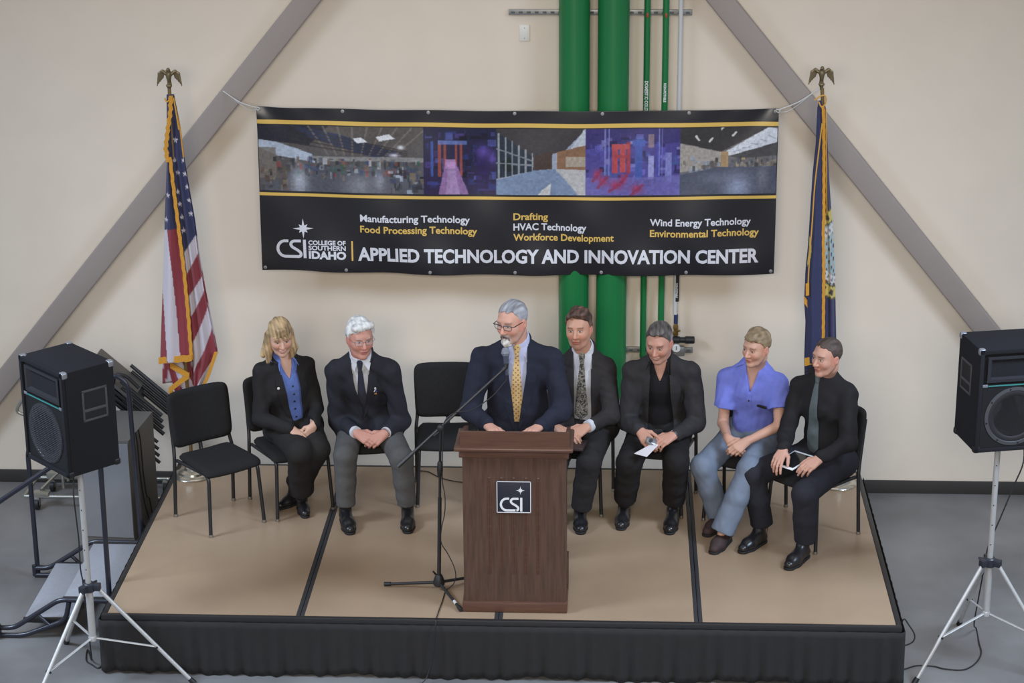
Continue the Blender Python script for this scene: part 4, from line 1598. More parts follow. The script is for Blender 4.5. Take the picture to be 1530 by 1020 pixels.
M_alu = mat('brushed_aluminium', (186, 184, 180), 0.42, metal=0.35, var=0.05, scale=30)
M_hub = mat('hub_plastic', (40, 42, 50), 0.45)


def tripod(loc, ztop, hz, bz, r, az, label):
    o = empty('speaker_stand', loc, label, 'stand', 'tripod speaker stands')
    x, y, _ = loc
    MB().cyl((x, y, hz - 0.02), (x, y, ztop), 0.0175, n=20).build('pole', M_alu, o)
    MB().cyl((x, y, bz), (x, y, hz + 0.02), 0.0225, n=20).build('lower_tube', M_alu, o)
    hl = MB()
    k_ = 0
    z = hz + 0.12
    while z < ztop - 0.05:
        hl.cyl((x - 0.004, y - 0.0176, z), (x - 0.004, y - 0.0182, z), 0.004, n=8)
        z += 0.13
    hl.build('pin_holes', M_dark_pl, o)
    hb = MB().lathe((x, y, hz - 0.03), [(0.032, 0), (0.036, 0.004), (0.036, 0.05), (0.028, 0.058)], n=24)
    for a in az:
        a = math.radians(a)
        d = Vector((math.cos(a), math.sin(a), 0))
        hb.box(Vector((x, y, hz)) + d * 0.045, (0.055, 0.04, 0.045), rot=Matrix.Rotation(a, 3, 'Z'), bevel=0.006)
    a = math.radians(az[0] + 60)
    hb.tube([Vector((x, y, hz + 0.01)), Vector((x + math.cos(a) * 0.07, y + math.sin(a) * 0.07, hz + 0.01))], 0.008, 8)
    hb.build('hub', M_hub, o)
    MB().lathe((x, y, bz - 0.012), [(0.02, 0), (0.026, 0.004), (0.026, 0.03), (0.023, 0.035)], n=20).build('lower_collar', M_alu, o)
    for a in az:
        a = math.radians(a)
        d = Vector((math.cos(a), math.sin(a), 0))
        top = Vector((x, y, hz - 0.01)) + d * 0.055
        foot = Vector((x, y, 0.016)) + d * r
        lg = MB().tube([top, foot], 0.0125, 14).build('leg', M_alu, o)
        dd = (foot - top).normalized()
        adopt(MB().tube([foot - dd * 0.03, foot + dd * 0.012], [0.016, 0.018], 12).build('rubber_foot', M_dark_pl), lg)
        t = 0.62
        at_ = top.lerp(foot, t)
        s_ = Vector((-d.y, d.x, 0)) * 0.012
        br = MB().tube([Vector((x, y, bz + 0.006)) + d * 0.022, at_ - dd * 0.0], 0.0095, 8, flat=0.55).build('brace', M_alu, o)
        adopt(MB().cyl(at_ + s_ * 1.5, at_ - s_ * 1.5, 0.007, n=10).build('brace_bolt', M_dark_pl), br)
    return o


tripod((-0.035, -0.15, 0), 1.47, 0.655, 0.305, 0.60, (1, 121, 241), 'silver tripod stand by the steps, carrying a loudspeaker')
pa_box((-0.075, -0.115, 1.468), math.radians(-44.5), 'black carpeted loudspeaker above the steps, its round grille covered', True)
tripod((5.44, 0.30, 0), 1.47, 0.70, 0.345, 0.535, (97, 212, 331), 'silver tripod stand on bare floor, carrying a loudspeaker')
pa_box((5.47, 0.385, 1.468), math.radians(12), 'black carpeted loudspeaker on the bare floor side, its woofer ring exposed', False)

lc = [(-0.16, 0.02, 1.56), (-0.13, -0.02, 1.42), (-0.096, -0.08, 1.34), (-0.092, -0.12, 1.24), (-0.087, -0.12, 1.088), (-0.082, -0.12, 0.95), (-0.085, -0.12, 0.757), (-0.075, -0.12, 0.66), (-0.075, -0.11, 0.50), (-0.08, -0.06, 0.25), (-0.12, 0.10, 0.03), (-0.19, 0.285, 0.006),
      (-0.165, 0.14, 0.006), (-0.112, 0.079, 0.006), (-0.065, 0.04, 0.006), (-0.045, 0.12, 0.006), (-0.055, 0.30, 0.006)]
tag(MB().tube(smooth_path(lc, 6), 0.0045, 8).build('speaker_cable', M_cable), 'black cable hanging down from the loudspeaker above the steps', 'cable')
rc = [(5.60, 0.60, 1.62), (5.64, 0.56, 1.40), (5.626, 0.44, 1.30), (5.576, 0.42, 1.155), (5.506, 0.42, 0.932), (5.448, 0.42, 0.751), (5.435, 0.44, 0.592), (5.425, 0.50, 0.36), (5.43, 0.62, 0.12), (5.474, 0.765, 0.008), (5.462, 0.577, 0.006), (5.454, 0.439, 0.006), (5.399, 0.301, 0.006),
      (5.311, 0.209, 0.006), (5.197, 0.214, 0.006), (5.131, 0.247, 0.006), (5.029, 0.252, 0.006), (4.945, 0.204, 0.006), (4.86, 0.19, 0.006)]
tag(MB().tube(smooth_path(rc, 6), 0.0045, 8).build('speaker_cable', M_cable), 'black cable curling across the bare floor to the stage', 'cable')
lp = [(4.885, 0.05, 0.385), (4.90, 0.03, 0.435), (4.927, 0.03, 0.401), (4.967, 0.03, 0.335), (4.965, 0.03, 0.289), (4.93, 0.03, 0.262), (4.895, 0.04, 0.25)]
tag(MB().tube(smooth_path(lp, 6), 0.0045, 8).build('looped_cable', M_cable), 'short cable loop sticking out of the stage corner skirt', 'cable')

# ---------------------------------------------------------------- steps with handrails at the stage end
M_tread = mat('grey_tread', (152, 153, 158), 0.55, var=0.05, scale=40, bump=0.02, bscale=300)
M_rail = mat('blue_black_tube', (36, 37, 46), 0.32, spec=0.6)
st = empty('stage_steps', (-0.4, 0.86, 0), 'two step stage stairs with grey treads and bent black tube rails', 'steps')
for (x0, x1, z) in ((-0.640, -0.338, 0.125), (-0.372, -0.040, 0.275)):
    MB().box(((x0 + x1) / 2, 0.90, z - 0.012), (x1 - x0, 0.815, 0.024), bevel=0.003).build('tread', M_tread, st)
    for y in (0.482, 1.318):
        MB().box(((x0 + x1) / 2, y, z - 0.014), (x1 - x0 + 0.01, 0.02, 0.034), bevel=0.003).build('tread_edge', M_black, st)
for y in (0.445, 1.345):
    s_ = MB()
    s_.tube(bend([(-0.80, y, 0.070), (-0.70, y, 0.070), (-0.39, y, 0.275), (-0.065, y, 0.268)], 0.05, 5), 0.0165, 14)
    s_.tube(bend([(-0.80, y, 0.018), (-0.64, y, 0.018), (-0.36, y, 0.13), (-0.33, y, 0.26)], 0.05, 5), 0.0165, 14)
    s_.tube([(-0.54, y, 0.165), (-0.46, y, 0.085)], 0.012, 12)
    s_.tube([(-0.80, y, 0.014), (-0.80, y, 0.092)], 0.0165, 14)
    s_.tube([(-0.08, y, 0.27), (-0.08, y, 0.014)], 0.0165, 14)
    s_.build('side_frame', M_rail, st)
hr = MB().tube(bend([(-0.80, 0.42, 0.018), (-0.80, 0.42, 0.90), (-0.10, 0.42, 1.385), (-0.055, 0.42, 1.36), (-0.060, 0.42, 0.30)], 0.09, 7), 0.0165, 14)
hr.build('handrail', M_rail, st)
hr = MB().tube(bend([(-0.785, 1.365, 0.018), (-0.785, 1.365, 0.965), (-0.155, 1.365, 1.475), (-0.075, 1.365, 1.40), (-0.055, 1.365, 0.30)], 0.10, 7), 0.0165, 14)
hr.tube([(-0.785, 1.36, 0.075), (-0.70, 1.35, 0.075)], 0.012, 10)
hr.build('handrail', M_rail, st)

# ---------------------------------------------------------------- behind the steps: grey cabinet, chair trolley, folded chairs
M_cab = mat('grey_cabinet', (134, 134, 136), 0.45, var=0.04, scale=6)
M_cab2 = mat('dark_grey_cabinet', (104, 100, 95), 0.55, var=0.05, scale=6)
cb = empty('equipment_cabinet', (-0.40, 2.2, 0), 'grey equipment cabinet behind the steps with cables down its side', 'cabinet')
ca, sa = math.cos(math.radians(4)), math.sin(math.radians(4))
q0, q1 = Vector((-0.60, 1.975, 0)), Vector((-0.245, 1.955, 0))
qd = Vector((0.075, 0.48, 0))
Hc = 0.90
bx = MB().add([q0, q1, q1 + qd, q0 + qd, q0 + Vector((0, 0, Hc - 0.14)), q1 + Vector((0, 0, Hc - 0.14)), q1 + qd + Vector((0, 0, Hc - 0.10)), q0 + qd + Vector((0, 0, Hc - 0.10))],
              [(0, 1, 5, 4), (1, 2, 6, 5), (2, 3, 7, 6), (3, 0, 4, 7), (4, 5, 6, 7), (0, 3, 2, 1)])
bx.build('cabinet_body', M_cab2, cb, smooth=False)
n_ = (q1 - q0).normalized()
MB().add([q0 + Vector((0.008, -0.008, 0.03)), q1 + Vector((-0.004, -0.008, 0.03)), q1 + Vector((-0.004, -0.008, Hc - 0.16)), q0 + Vector((0.008, -0.008, Hc - 0.16)),
          q0 + Vector((0.008, 0.002, 0.03)), q1 + Vector((-0.004, 0.002, 0.03)), q1 + Vector((-0.004, 0.002, Hc - 0.16)), q0 + Vector((0.008, 0.002, Hc - 0.16))],
         [(0, 1, 2, 3), (4, 7, 6, 5), (0, 4, 5, 1), (1, 5, 6, 2), (2, 6, 7, 3), (3, 7, 4, 0)]).build('front_panel', M_cab, cb, smooth=False)
for i, (t0, t1, zb) in enumerate(((0.12, 0.18, 0.10), (0.26, 0.40, 0.12), (0.38, 0.52, 0.20))):
    def sp_(t, z):
        return q1 + qd * t + Vector((0.008, -0.002, z))
    pts = [sp_(t0, 0.78), sp_(t0 + 0.05, 0.66), sp_((t0 + t1) / 2, 0.45), sp_(t1, 0.25), sp_(t1 + 0.1, zb), sp_(t1 + 0.2, 0.02)]
    MB().tube(smooth_path(pts, 6), 0.0045, 8).build('cable', M_cable, cb)

M_chr = mat('chrome_tube', (176, 174, 164), 0.28, metal=0.8)
ct = empty('chair_trolley', (-0.75, 2.7, 0), 'chrome tube chair trolley on casters by the wall', 'trolley')
MB().tube(bend([(-1.17, 2.50, 0.10), (-0.15, 2.50, 0.10), (-0.15, 2.86, 0.10), (-1.17, 2.86, 0.10)], 0.04, 4), 0.014, 12).tube([(-1.17, 2.49, 0.10), (-1.17, 2.87, 0.10)], 0.014, 12).build('base_frame', M_chr, ct)
MB().tube([(-1.06, 2.56, 0.13), (-0.90, 2.78, 0.26)], 0.012, 12).build('cross_tube', M_chr, ct)
MB().tube([(-0.62, 2.56, 0.13), (-0.62, 2.80, 0.13)], 0.012, 12).build('cross_tube', M_chr, ct)
MB().box((-1.05, 2.52, 0.12), (0.12, 0.08, 0.02), bevel=0.003).build('corner_plate', M_chr, ct)
MB().box((-1.0, 2.82, 0.14), (0.16, 0.06, 0.05), bevel=0.003).build('corner_plate', M_chr, ct)
MB().tube(bend([(-0.92, 2.66, 0.10), (-0.92, 2.66, 0.60), (-1.235, 2.66, 0.70), (-1.16, 2.66, 0.815), (-0.92, 2.66, 0.80), (-0.92, 2.80, 0.78), (-0.92, 2.80, 0.10)], 0.05, 6), 0.0125, 12).build('push_handle', M_chr, ct)
for (x, y) in ((-1.08, 2.50), (-1.05, 2.84), (-0.2, 2.50), (-0.2, 2.84)):
    w_ = MB().tube([(x - 0.014, y, 0.043), (x + 0.014, y, 0.043)], 0.043, 20).build('caster', M_blk_rubber, ct)
    adopt(MB().box((x, y, 0.085), (0.04, 0.04, 0.016), bevel=0.003).box((x - 0.019, y, 0.06), (0.004, 0.03, 0.05)).box((x + 0.019, y, 0.06), (0.004, 0.03, 0.05)).build('caster_fork', M_galv), w_)
M_fold = mat('folded_chair_grey', (92, 88, 82), 0.55)
LABS = ['black folded chair on the trolley, topmost of four', 'black folded chair on the trolley, second from the top', 'black folded chair on the trolley, third from the top', 'black folded chair on the trolley, lowest of four']
for i in range(4):
    dz = -0.052 * i
    o = empty('folded_chair', (-0.3, 2.62, 0.5 + dz), LABS[i], 'folded chair', 'folded chairs on the trolley')
    y = 2.50 + 0.01 * i
    for yy in (y, y + 0.34):
        MB().tube([(-0.40, yy, 1.005 + dz), (-0.30, yy, 0.912 + dz), (-0.118, yy, 0.745 + dz)], [0.013, 0.015, 0.015], 12).build('leg', M_frame, o)
    MB().tube([(-0.42, y + 0.02, 0.78 + dz * 0.9), (-0.205, y + 0.02, 0.565 + dz * 1.1), (-0.165, y + 0.02, 0.53 + dz * 1.1)], 0.012, 12).build('leg', M_frame, o)
    R_y = Matrix.Rotation(math.radians(42), 3, 'Y')
    MB().box((-0.47, y + 0.17, 0.99 + dz), (0.40, 0.36, 0.026), rot=R_y, bevel=0.008).build('seat', M_frame if i else M_fold, o)
    if i == 0:
        MB().tube(bend([(-0.46, y, 0.97), (-0.44, y, 1.06), (-0.36, y, 1.05), (-0.27, y, 0.955)], 0.05, 5), 0.014, 12).build('back_tube', M_frame, o)
# ---------------------------------------------------------------- people
M_lens = mat('spectacle_lens', (210, 215, 220), 0.05, alpha=0.07, spec=0.6)
M_sil = mat('silver_wire', (150, 150, 152), 0.3, metal=0.8)
M_blkf = mat('black_acetate', (30, 28, 30), 0.35)
M_shoe = mat('black_leather', (30, 29, 31), 0.3, spec=0.6, bump=0.04, bscale=60)
M_brshoe = mat('brown_suede_shoe', (58, 42, 40), 0.75, var=0.15, scale=40)
M_sole = mat('rubber_sole', (24, 24, 25), 0.7)
M_sock = mat('dark_sock', (26, 25, 27), 0.9)
M_button = mat('dark_button', (38, 38, 44), 0.4)
M_brassb = mat('brass_button', (150, 110, 64), 0.4, metal=0.6)
M_pin = mat('enamel_pin', (224, 222, 214), 0.35)
M_pin2 = mat('blue_enamel', (70, 84, 150), 0.4)
M_pin3 = mat('red_enamel', (170, 70, 80), 0.4)
M_steel = mat('watch_steel', (160, 160, 164), 0.25, metal=0.85)


def cloth(name, rgb, **kw):
    kw.setdefault('var', 0.05)
    kw.setdefault('scale', 30)
    kw.setdefault('bump', 0.12)
    kw.setdefault('bscale', 120)
    kw.setdefault('spec', 0.2)
    return mat(name, rgb, 0.85, **kw)


def finger_hand(s, W, d, n, side, curls, thumb=0.0, size=1.0, spread=0.0):
    """Five-fingered hand: wrist W, direction d to the knuckles, n out of the back; side +1 right hand, -1 left."""
    W, d, n = V(W), unit(d), V(n)
    n = unit(n - (n @ d) * d)
    t = np.cross(n, d) * side
    offs = [0.030, 0.0105, -0.0095, -0.0285]
    kl = [0.086, 0.091, 0.086, 0.077]
    seg = [(0.042, 0.025, 0.021), (0.046, 0.029, 0.022), (0.042, 0.027, 0.021), (0.033, 0.021, 0.018)]
    s.cone(W - d * 0.012, W + d * 0.02, 0.0265 * size, 0.027 * size, k=0.012, n=n, s=1.35)
    for i in range(4):
        K = W + (d * kl[i] + t * offs[i] - n * abs(offs[i]) * 0.12) * size
        s.cone(W + (d * 0.01 + t * offs[i] * 0.5) * size, K, 0.0165 * size, 0.0118 * size, k=0.010)
        a, p = 0.0, K
        cu = curls[i]
        fd = unit(d + t * spread * (1.5 - i) * 0.12)
        r = [0.0102, 0.0094, 0.0086, 0.0072]
        if i == 3:
            r = [q * 0.88 for q in r]
        for j in range(3):
            a += cu[j]
            q = p + (fd * math.cos(a) - n * math.sin(a)) * seg[i][j] * size
            s.cone(p, q, r[j] * size, r[j + 1] * size, k=0.003 if j == 0 else 0.0025)
            p = q
    t0 = W + (d * 0.016 + t * 0.016 - n * 0.004) * size
    v = unit(d * 0.62 + t * (0.72 - 0.4 * thumb) - n * (0.22 + 0.35 * thumb))
    t1 = t0 + v * 0.046 * size
    v2 = unit(d * 0.88 + t * (0.30 - 0.5 * thumb) - n * (0.20 + 0.2 * thumb))
    t2 = t1 + v2 * 0.036 * size
    t3 = t2 + unit(v2 - t * 0.25 * thumb) * 0.027 * size
    s.chain([t0, t1, t2, t3], [0.0150 * size, 0.0122 * size, 0.0104 * size, 0.0082 * size], k=0.006)


class Body:
    def __init__(self, J, face, tilt=0.0, hs=1.0, bulk=1.0, up=(0, 0, 1), raise_=0.062, drop=0.022, shup=0.0):
        self.J = {k: V(*v) for k, v in J.items()}
        j = self.J
        self.bulk, self.hs = bulk, hs
        self.U = unit(j['neck'] - j['pel'])
        j['neck'] = j['neck'] + self.U * shup * 0.6
        drop = drop - shup
        self.N0 = j['neck'].copy()
        j['neck'] = j['neck'] + self.U * raise_
        for X in 'RL':
            j['sh' + X] = j['sh' + X] - self.U * drop
        lat = unit(j['shL'] - j['shR'])
        self.F = unit(np.cross(lat, self.U))
        self.lat = unit(np.cross(self.U, self.F))
        self.C = self.N0 - self.U * 0.17
        self.W0 = j['pel'] + self.U * 0.14
        f = unit(face)
        x = unit(np.cross(V(*up), f))
        z = np.cross(f, x)
        c, s = math.cos(tilt), math.sin(tilt)
        self.hx, self.hy, self.hz = x * c + z * s, f, z * c - x * s
        self.R = np.stack([self.hx, self.hy, self.hz])

    def h(self, x, y, z):
        return self.J['head'] + self.hs * (self.hx * x + self.hy * y + self.hz * z)

    def hl(self, P):
        return (P - self.J['head']) @ self.R.T / self.hs

    def tc(self, P):
        q = P - self.N0
        return q @ self.lat, -(q @ self.U), q @ self.F       # lateral, below the neck, forward

    # ---- the bare figure
    def figure(self, o):
        j, U, F, b, g = self.J, self.U, self.F, self.bulk, self.hs
        s = Shape()
        s.cone(j['pel'], self.W0, 0.120 * b, 0.112 * b, k=0.05, n=F, s=1.35)
        s.cone(self.W0, self.C, 0.112 * b, 0.134, k=0.05, n=F, s=1.45)
        if o.get('open'):
            s.cone(self.C, self.N0 - U * 0.035, 0.139, 0.085, k=0.04, n=F, s=1.45)
            s.cone(self.N0 - U * 0.03, j['neck'] - U * 0.005, 0.070, 0.060, k=0.03)
        else:
            s.cone(self.C, self.N0 - U * 0.055, 0.134, 0.070, k=0.04, n=F, s=1.5)
        s.cone(j['shR'] - U * 0.01, j['shL'] - U * 0.01, 0.040, 0.040, k=0.05)
        for X in 'RL':
            s.cone(j['sh' + X] - U * 0.01, j['el' + X], 0.041, 0.036, k=0.03)
            s.cone(j['el' + X], j['wr' + X], 0.037 * o.get('arm', 1), 0.0255, k=0.015)
            if 'kn' + X in j:
                s.cone(j['hip' + X], j['kn' + X], 0.072, 0.05, k=0.04)
                s.cone(j['kn' + X], j['an' + X], 0.05, 0.026, k=0.02)
                s.cone(j['an' + X] - V(0, 0, 0.01), V(j['toe' + X][0], j['toe' + X][1], STAGE + 0.035) * 0.7 + j['an' + X] * 0.3 * V(1, 1, 0) + V(0, 0, 0.3 * (STAGE + 0.035)), 0.020, 0.012, k=0.01)
            elif 'ft' + X in j:
                s.cone(j['hip' + X], j['ft' + X], 0.075, 0.035, k=0.04)
        h = self.h
        nb = h(0, -0.035, -0.075)
        s.cone(j['neck'] - U * 0.05, nb, 0.060 * o.get('neckw', 1), 0.056 * o.get('neckw', 1), k=0.035)
        # head
        jaw = o.get('jaw', 1.0)
        E = lambda c, r, k=0.01, op='+': s.ell(h(*c), V(*r) * g, self.R, k=k * g, op=op)
        Cn = lambda a, bb, ra, rb, k=0.01, op='+', n=None, sc=1.0: s.cone(h(*a), h(*bb), ra * g, rb * g, k=k * g, op=op, n=n, s=sc)
        E((0, -0.014, 0.036), (0.076, 0.096, 0.086), 0.02)
        E((0, 0.022, -0.005), (0.066, 0.066, 0.088), 0.03)
        Cn((0, 0.020, -0.03), (0, 0.052, -0.088), 0.062 * jaw, 0.034 * jaw, 0.03)
        E((0, 0.069, -0.100), (0.022, 0.018, 0.015), 0.02)
        for sx in (-1, 1):
            E((sx * 0.036, 0.056, -0.024), (0.026, 0.026, 0.024), 0.025)
            Cn((sx * 0.052, -0.002, -0.035), (sx * 0.036 * jaw, 0.038, -0.085), 0.022, 0.018, 0.025)
        Cn((-0.034, 0.074, 0.034), (0.034, 0.074, 0.034), 0.0135, 0.0135, 0.018)
        for sx in (-1, 1):
            E((sx * 0.031, 0.098, 0.010), (0.017, 0.018, 0.0105), 0.014, '-')
            E((sx * 0.031, 0.0755, 0.010), (0.0135, 0.0135, 0.0095), 0.005)
        Cn((0, 0.083, 0.018), (0, 0.108, -0.024), 0.0085, 0.0125, 0.010)
        E((0, 0.107, -0.027), (0.0125, 0.012, 0.010), 0.006)
        for sx in (-1, 1):
            E((sx * 0.0115, 0.096, -0.030), (0.0085, 0.011, 0.0075), 0.006)
        mo = o.get('mouth', 0.0)
        E((0, 0.086, -0.056 + mo * 0.002), (0.024, 0.010, 0.0065), 0.008)
        E((0, 0.084, -0.068 - mo * 0.008), (0.021, 0.010, 0.0075), 0.008)
        if mo > 0:
            E((0, 0.097, -0.0625), (0.017, 0.012, 0.0075), 0.004, '-')
        else:
            Cn((-0.02, 0.097, -0.0615), (0.02, 0.097, -0.0615), 0.0028, 0.0028, 0.004, '-')
        for sx in (-1, 1):
            E((sx * 0.078, -0.012, -0.004), (0.010, 0.021, 0.031), 0.008)
            E((sx * 0.088, -0.006, 0.000), (0.006, 0.010, 0.016), 0.005, '-')
        for p in o.get('hands', []):
            finger_hand(s, **p)
        me = s.mesh('person', 0.004)
        # colours of skin, lips, brows, eyes, beard
        P = coords(me)
        q = self.hl(P)
        base = np.array(o['skin'], float) * 0.93
        base = base * 0.92 + base.mean() * 0.08
        c = np.tile(base, (len(P), 1))
        def blend(w, rgb):
            c[:] = c * (1 - w[:, None]) + np.array(rgb, float) * w[:, None]
        x, y, z = q[:, 0], q[:, 1], q[:, 2]
        ax_ = np.abs(x)
        near = (np.abs(q).max(1) < 0.16) & (y > 0.0)
        g3 = lambda cx, cy, cz, rx, ry, rz: np.where(near, np.exp(-(((ax_ - cx) / rx) ** 2 + ((y - cy) / ry) ** 2 + ((z - cz) / rz) ** 2)), 0)
        red = base * V(1.03, 0.84, 0.82)
        blend(0.55 * g3(0.038, 0.08, -0.028, 0.02, 0.03, 0.018), red)
        blend(0.55 * g3(0.0, 0.11, -0.028, 0.014, 0.02, 0.014), red)
        blend(0.45 * np.where((ax_ > 0.07) & (np.abs(z) < 0.04) & (np.abs(y) < 0.04) , 1.0, 0.0), red)
        st = o.get('stubble')
        if st:
            w = np.clip((-0.040 - z) / 0.02, 0, 1) * np.where(near, 1, 0) * np.clip((0.14 + z) / 0.03, 0, 1)
            blend(st[1] * w, st[0])
        gt = o.get('goatee')
        if gt:
            w = g3(0.0, 0.09, -0.088, 0.026, 0.04, 0.020) * 1.5 + g3(0.0, 0.1, -0.046, 0.026, 0.03, 0.007) * 1.3 + g3(0.027, 0.09, -0.066, 0.007, 0.03, 0.022)
            blend(np.clip(w, 0, 1) * gt[1], gt[0])
        lip = o.get('lip', tuple(base * V(0.92, 0.68, 0.66)))
        blend(np.clip(1.6 * g3(0, 0.094, -0.0555, 0.020, 0.02, 0.0045), 0, 1) * 0.8, lip)
        blend(np.clip(1.6 * g3(0, 0.092, -0.0680 - mo * 0.008, 0.018, 0.02, 0.0052), 0, 1) * 0.8, lip)
        if mo > 0:
            blend(np.clip(1.8 * g3(0, 0.088, -0.0625, 0.015, 0.03, 0.006), 0, 1), (86, 36, 34))
        else:
            blend(np.clip(1.5 * g3(0, 0.09, -0.0615, 0.021, 0.03, 0.0022), 0, 1) * 0.7, (96, 52, 48))
        if o.get('smile'):
            blend(np.clip(1.6 * g3(0, 0.09, -0.060, 0.016, 0.03, 0.0042), 0, 1) * 0.85, (214, 204, 196))
            blend(0.5 * g3(0.030, 0.085, -0.045, 0.004, 0.03, 0.014), base * 0.72)
        op = o.get('eye', 1.0)
        ey = np.where(near & (y > 0.055), 1, 0)
        r2_ = ((ax_ - 0.031) / 0.0125) ** 2 + ((z - 0.0095) / (0.0048 * op)) ** 2
        blend(np.where(r2_ < 1, 0.9, 0) * ey, (206, 200, 194))
        gx = o.get('gaze', 0.0)
        ir = np.minimum(((x - 0.031 - gx) / 0.0062) ** 2, ((x + 0.031 - gx) / 0.0062) ** 2) + ((z - 0.0095) / (0.0062 * max(op, 0.6))) ** 2
        blend(np.where((ir < 1) & (r2_ < 1.3), 1.0, 0) * ey, (44, 38, 36))
        lid = np.exp(-((z - 0.0095 - 0.0052 * op - 0.002 * (1 - ((ax_ - 0.031) / 0.014) ** 2)) / 0.0022) ** 2) * np.where(np.abs(ax_ - 0.031) < 0.0155, 1, 0)
        blend(0.8 * lid * ey, (70, 48, 42))
        br = o.get('brow', (90, 70, 56))
        bz = 0.0300 + 0.004 * np.cos((ax_ - 0.034) / 0.02 * 1.4)
        bw = np.exp(-((z - bz) / 0.0036) ** 2) * np.where((ax_ > 0.013) & (ax_ < 0.052), 1, 0)
        blend(o.get('browk', 0.75) * bw * ey, br)
        set_colors(me, lin_np(c))
        return me

    # ---- clothing
    def torso_shape(self, grow, hem=0.02, k=0.05, width=1.0):
        j, U, F, b = self.J, self.U, self.F, self.bulk
        s = Shape()
        s.cone(j['pel'] + U * hem, self.W0, (0.128 + grow) * b, (0.122 + grow) * b, k=k, n=F, s=1.28)
        s.cone(self.W0, self.C, (0.122 + grow) * b, 0.142 + grow * width, k=k, n=F, s=1.38)
        s.cone(self.C, self.N0 - U * 0.035, 0.142 + grow, 0.088 + grow, k=k, n=F, s=1.45)
        return s

    def sleeves(self, s, r, to=1.0, pad=0.0, xs='RL', short=None):
        j, U = self.J, self.U
        for X in xs:
            sh, el, wr = j['sh' + X], j['el' + X], j['wr' + X]
            s.cone(j['neck'] - U * 0.058, sh - U * 0.006 - (sh - j['neck']) * 0.06, 0.060, r[0] * 0.84, k=0.05)
            if short is not None:
                s.cone(sh, sh + (el - sh) * short, r[0], r[1], k=0.03)
                continue
            s.cone(sh - U * 0.012, el, r[0] * 0.93, r[1], k=0.04)
            s.cone(el, el + (wr - el) * to, r[1], r[2], k=0.02)
        return s

    def neck_hole(self, s, r=0.064, depth=0.02):
        j, U = self.J, self.U
        a = self.h(0, -0.035, -0.075)
        ax = unit(a - j['neck'])
        s.cone(j['neck'] - ax * depth, j['neck'] + ax * 0.16, r, r * 1.05, k=0.012, op='-')

    def opening(self, s, rows, off=0.0):
        """Cut a front opening; rows of (below neck, left half width, right half width)."""
        ws = [r[0] for r in rows]
        def fn(P):
            u, w, f = self.tc(P)
            a = np.interp(w, ws, [r[1] for r in rows])
            b = np.interp(w, ws, [r[2] for r in rows])
            inside = np.minimum(np.minimum(u - off + a, b - u + off), np.minimum(f + 0.01, np.minimum(w - ws[0] + 0.14, ws[-1] - w)))
            return inside
        s.cut(fn, 0.004)

    def wrinkle(self, s, seed, amp=0.004, freq=26):
        w = wob(seed, freq)
        w2 = wob(seed + 50, freq * 2.3)
        s.warp(lambda P: amp * w(P) + amp * 0.4 * w2(P))

    def patch(self, name, rows, surf, m, parent, lift=0.003, thick=0.006, nu=9, col=None):
        """A piece of cloth laid on the front of surf: rows of (below neck, u from, u to)."""
        j = self.J
        ws = np.array([r[0] for r in rows])
        nrow = max(8, int((ws[-1] - ws[0]) / 0.008))
        W_ = np.linspace(ws[0], ws[-1], nrow)
        A = np.interp(W_, ws, [r[1] for r in rows])
        B = np.interp(W_, ws, [r[2] for r in rows])
        f = np.linspace(0, 1, nu)
        u = A[:, None] + (B - A)[:, None] * f[None]
        P = self.N0 + u[..., None] * self.lat - W_[:, None, None] * self.U + 0.32 * self.F
        t = np.zeros(u.shape)
        for _ in range(60):
            d = surf.eval(P - t[..., None] * self.F) - lift
            t = np.clip(t + d * 0.7, 0, 0.34)
        front = P - t[..., None] * self.F
        back = front - self.F * thick
        vs_ = [tuple(p) for p in front.reshape(-1, 3)] + [tuple(p) for p in back.reshape(-1, 3)]
        n = nrow * nu
        fs = []
        for r in range(nrow - 1):
            for i in range(nu - 1):
                a = r * nu + i
                fs.append((a, a + nu, a + nu + 1, a + 1))
                fs.append((n + a, n + a + 1, n + a + nu + 1, n + a + nu))
        rim = [i for i in range(nu)] + [r * nu + nu - 1 for r in range(1, nrow)] + [(nrow - 1) * nu + i for i in range(nu - 2, -1, -1)] + [r * nu for r in range(nrow - 2, 0, -1)]
        for a, b in zip(rim, rim[1:] + rim[:1]):
            fs.append((a, b, b + n, a + n))
        return MB().add(vs_, fs).build(name, m, parent, sharp=50)

    def spot(self, surf, w, u, lift=0.004):
        P = self.N0 + u * self.lat - w * self.U + 0.32 * self.F
        t = 0.0
        for _ in range(60):
            t = min(max(t + (float(surf.eval((P - t * self.F)[None])[0]) - lift) * 0.7, 0), 0.34)
        return P - t * self.F

    def trousers(self, o):
        j, U, F, b = self.J, self.U, self.F, self.bulk
        s = Shape()
        s.cone(j['hipR'], j['hipL'], 0.122 * b, 0.122 * b, k=0.05)
        s.cone(j['pel'], j['pel'] + U * 0.09, 0.135 * b, 0.135 * b, k=0.04, n=F, s=1.2)
        r = o.get('leg', (0.098, 0.078, 0.072, 0.066))
        hem = o.get('hem', 0.86)
        cuts = []
        for X in 'RL':
            if 'ft' + X in j:
                s.cone(j['hip' + X], j['ft' + X], r[0], r[3], k=0.05)
                continue
            kn, an = j['kn' + X], j['an' + X]
            s.cone(j['hip' + X], kn, r[0], r[1], k=0.03)
            hp = kn + (an - kn) * hem
            mid = kn + (an - kn) * 0.45 + F * o.get('bow', 0.0)
            s.cone(kn, mid, r[1], r[2], k=0.02)
            s.cone(mid, hp + (an - kn) * 0.1, r[2], r[3], k=0.02)
            cuts.append((hp, unit(an - kn)))
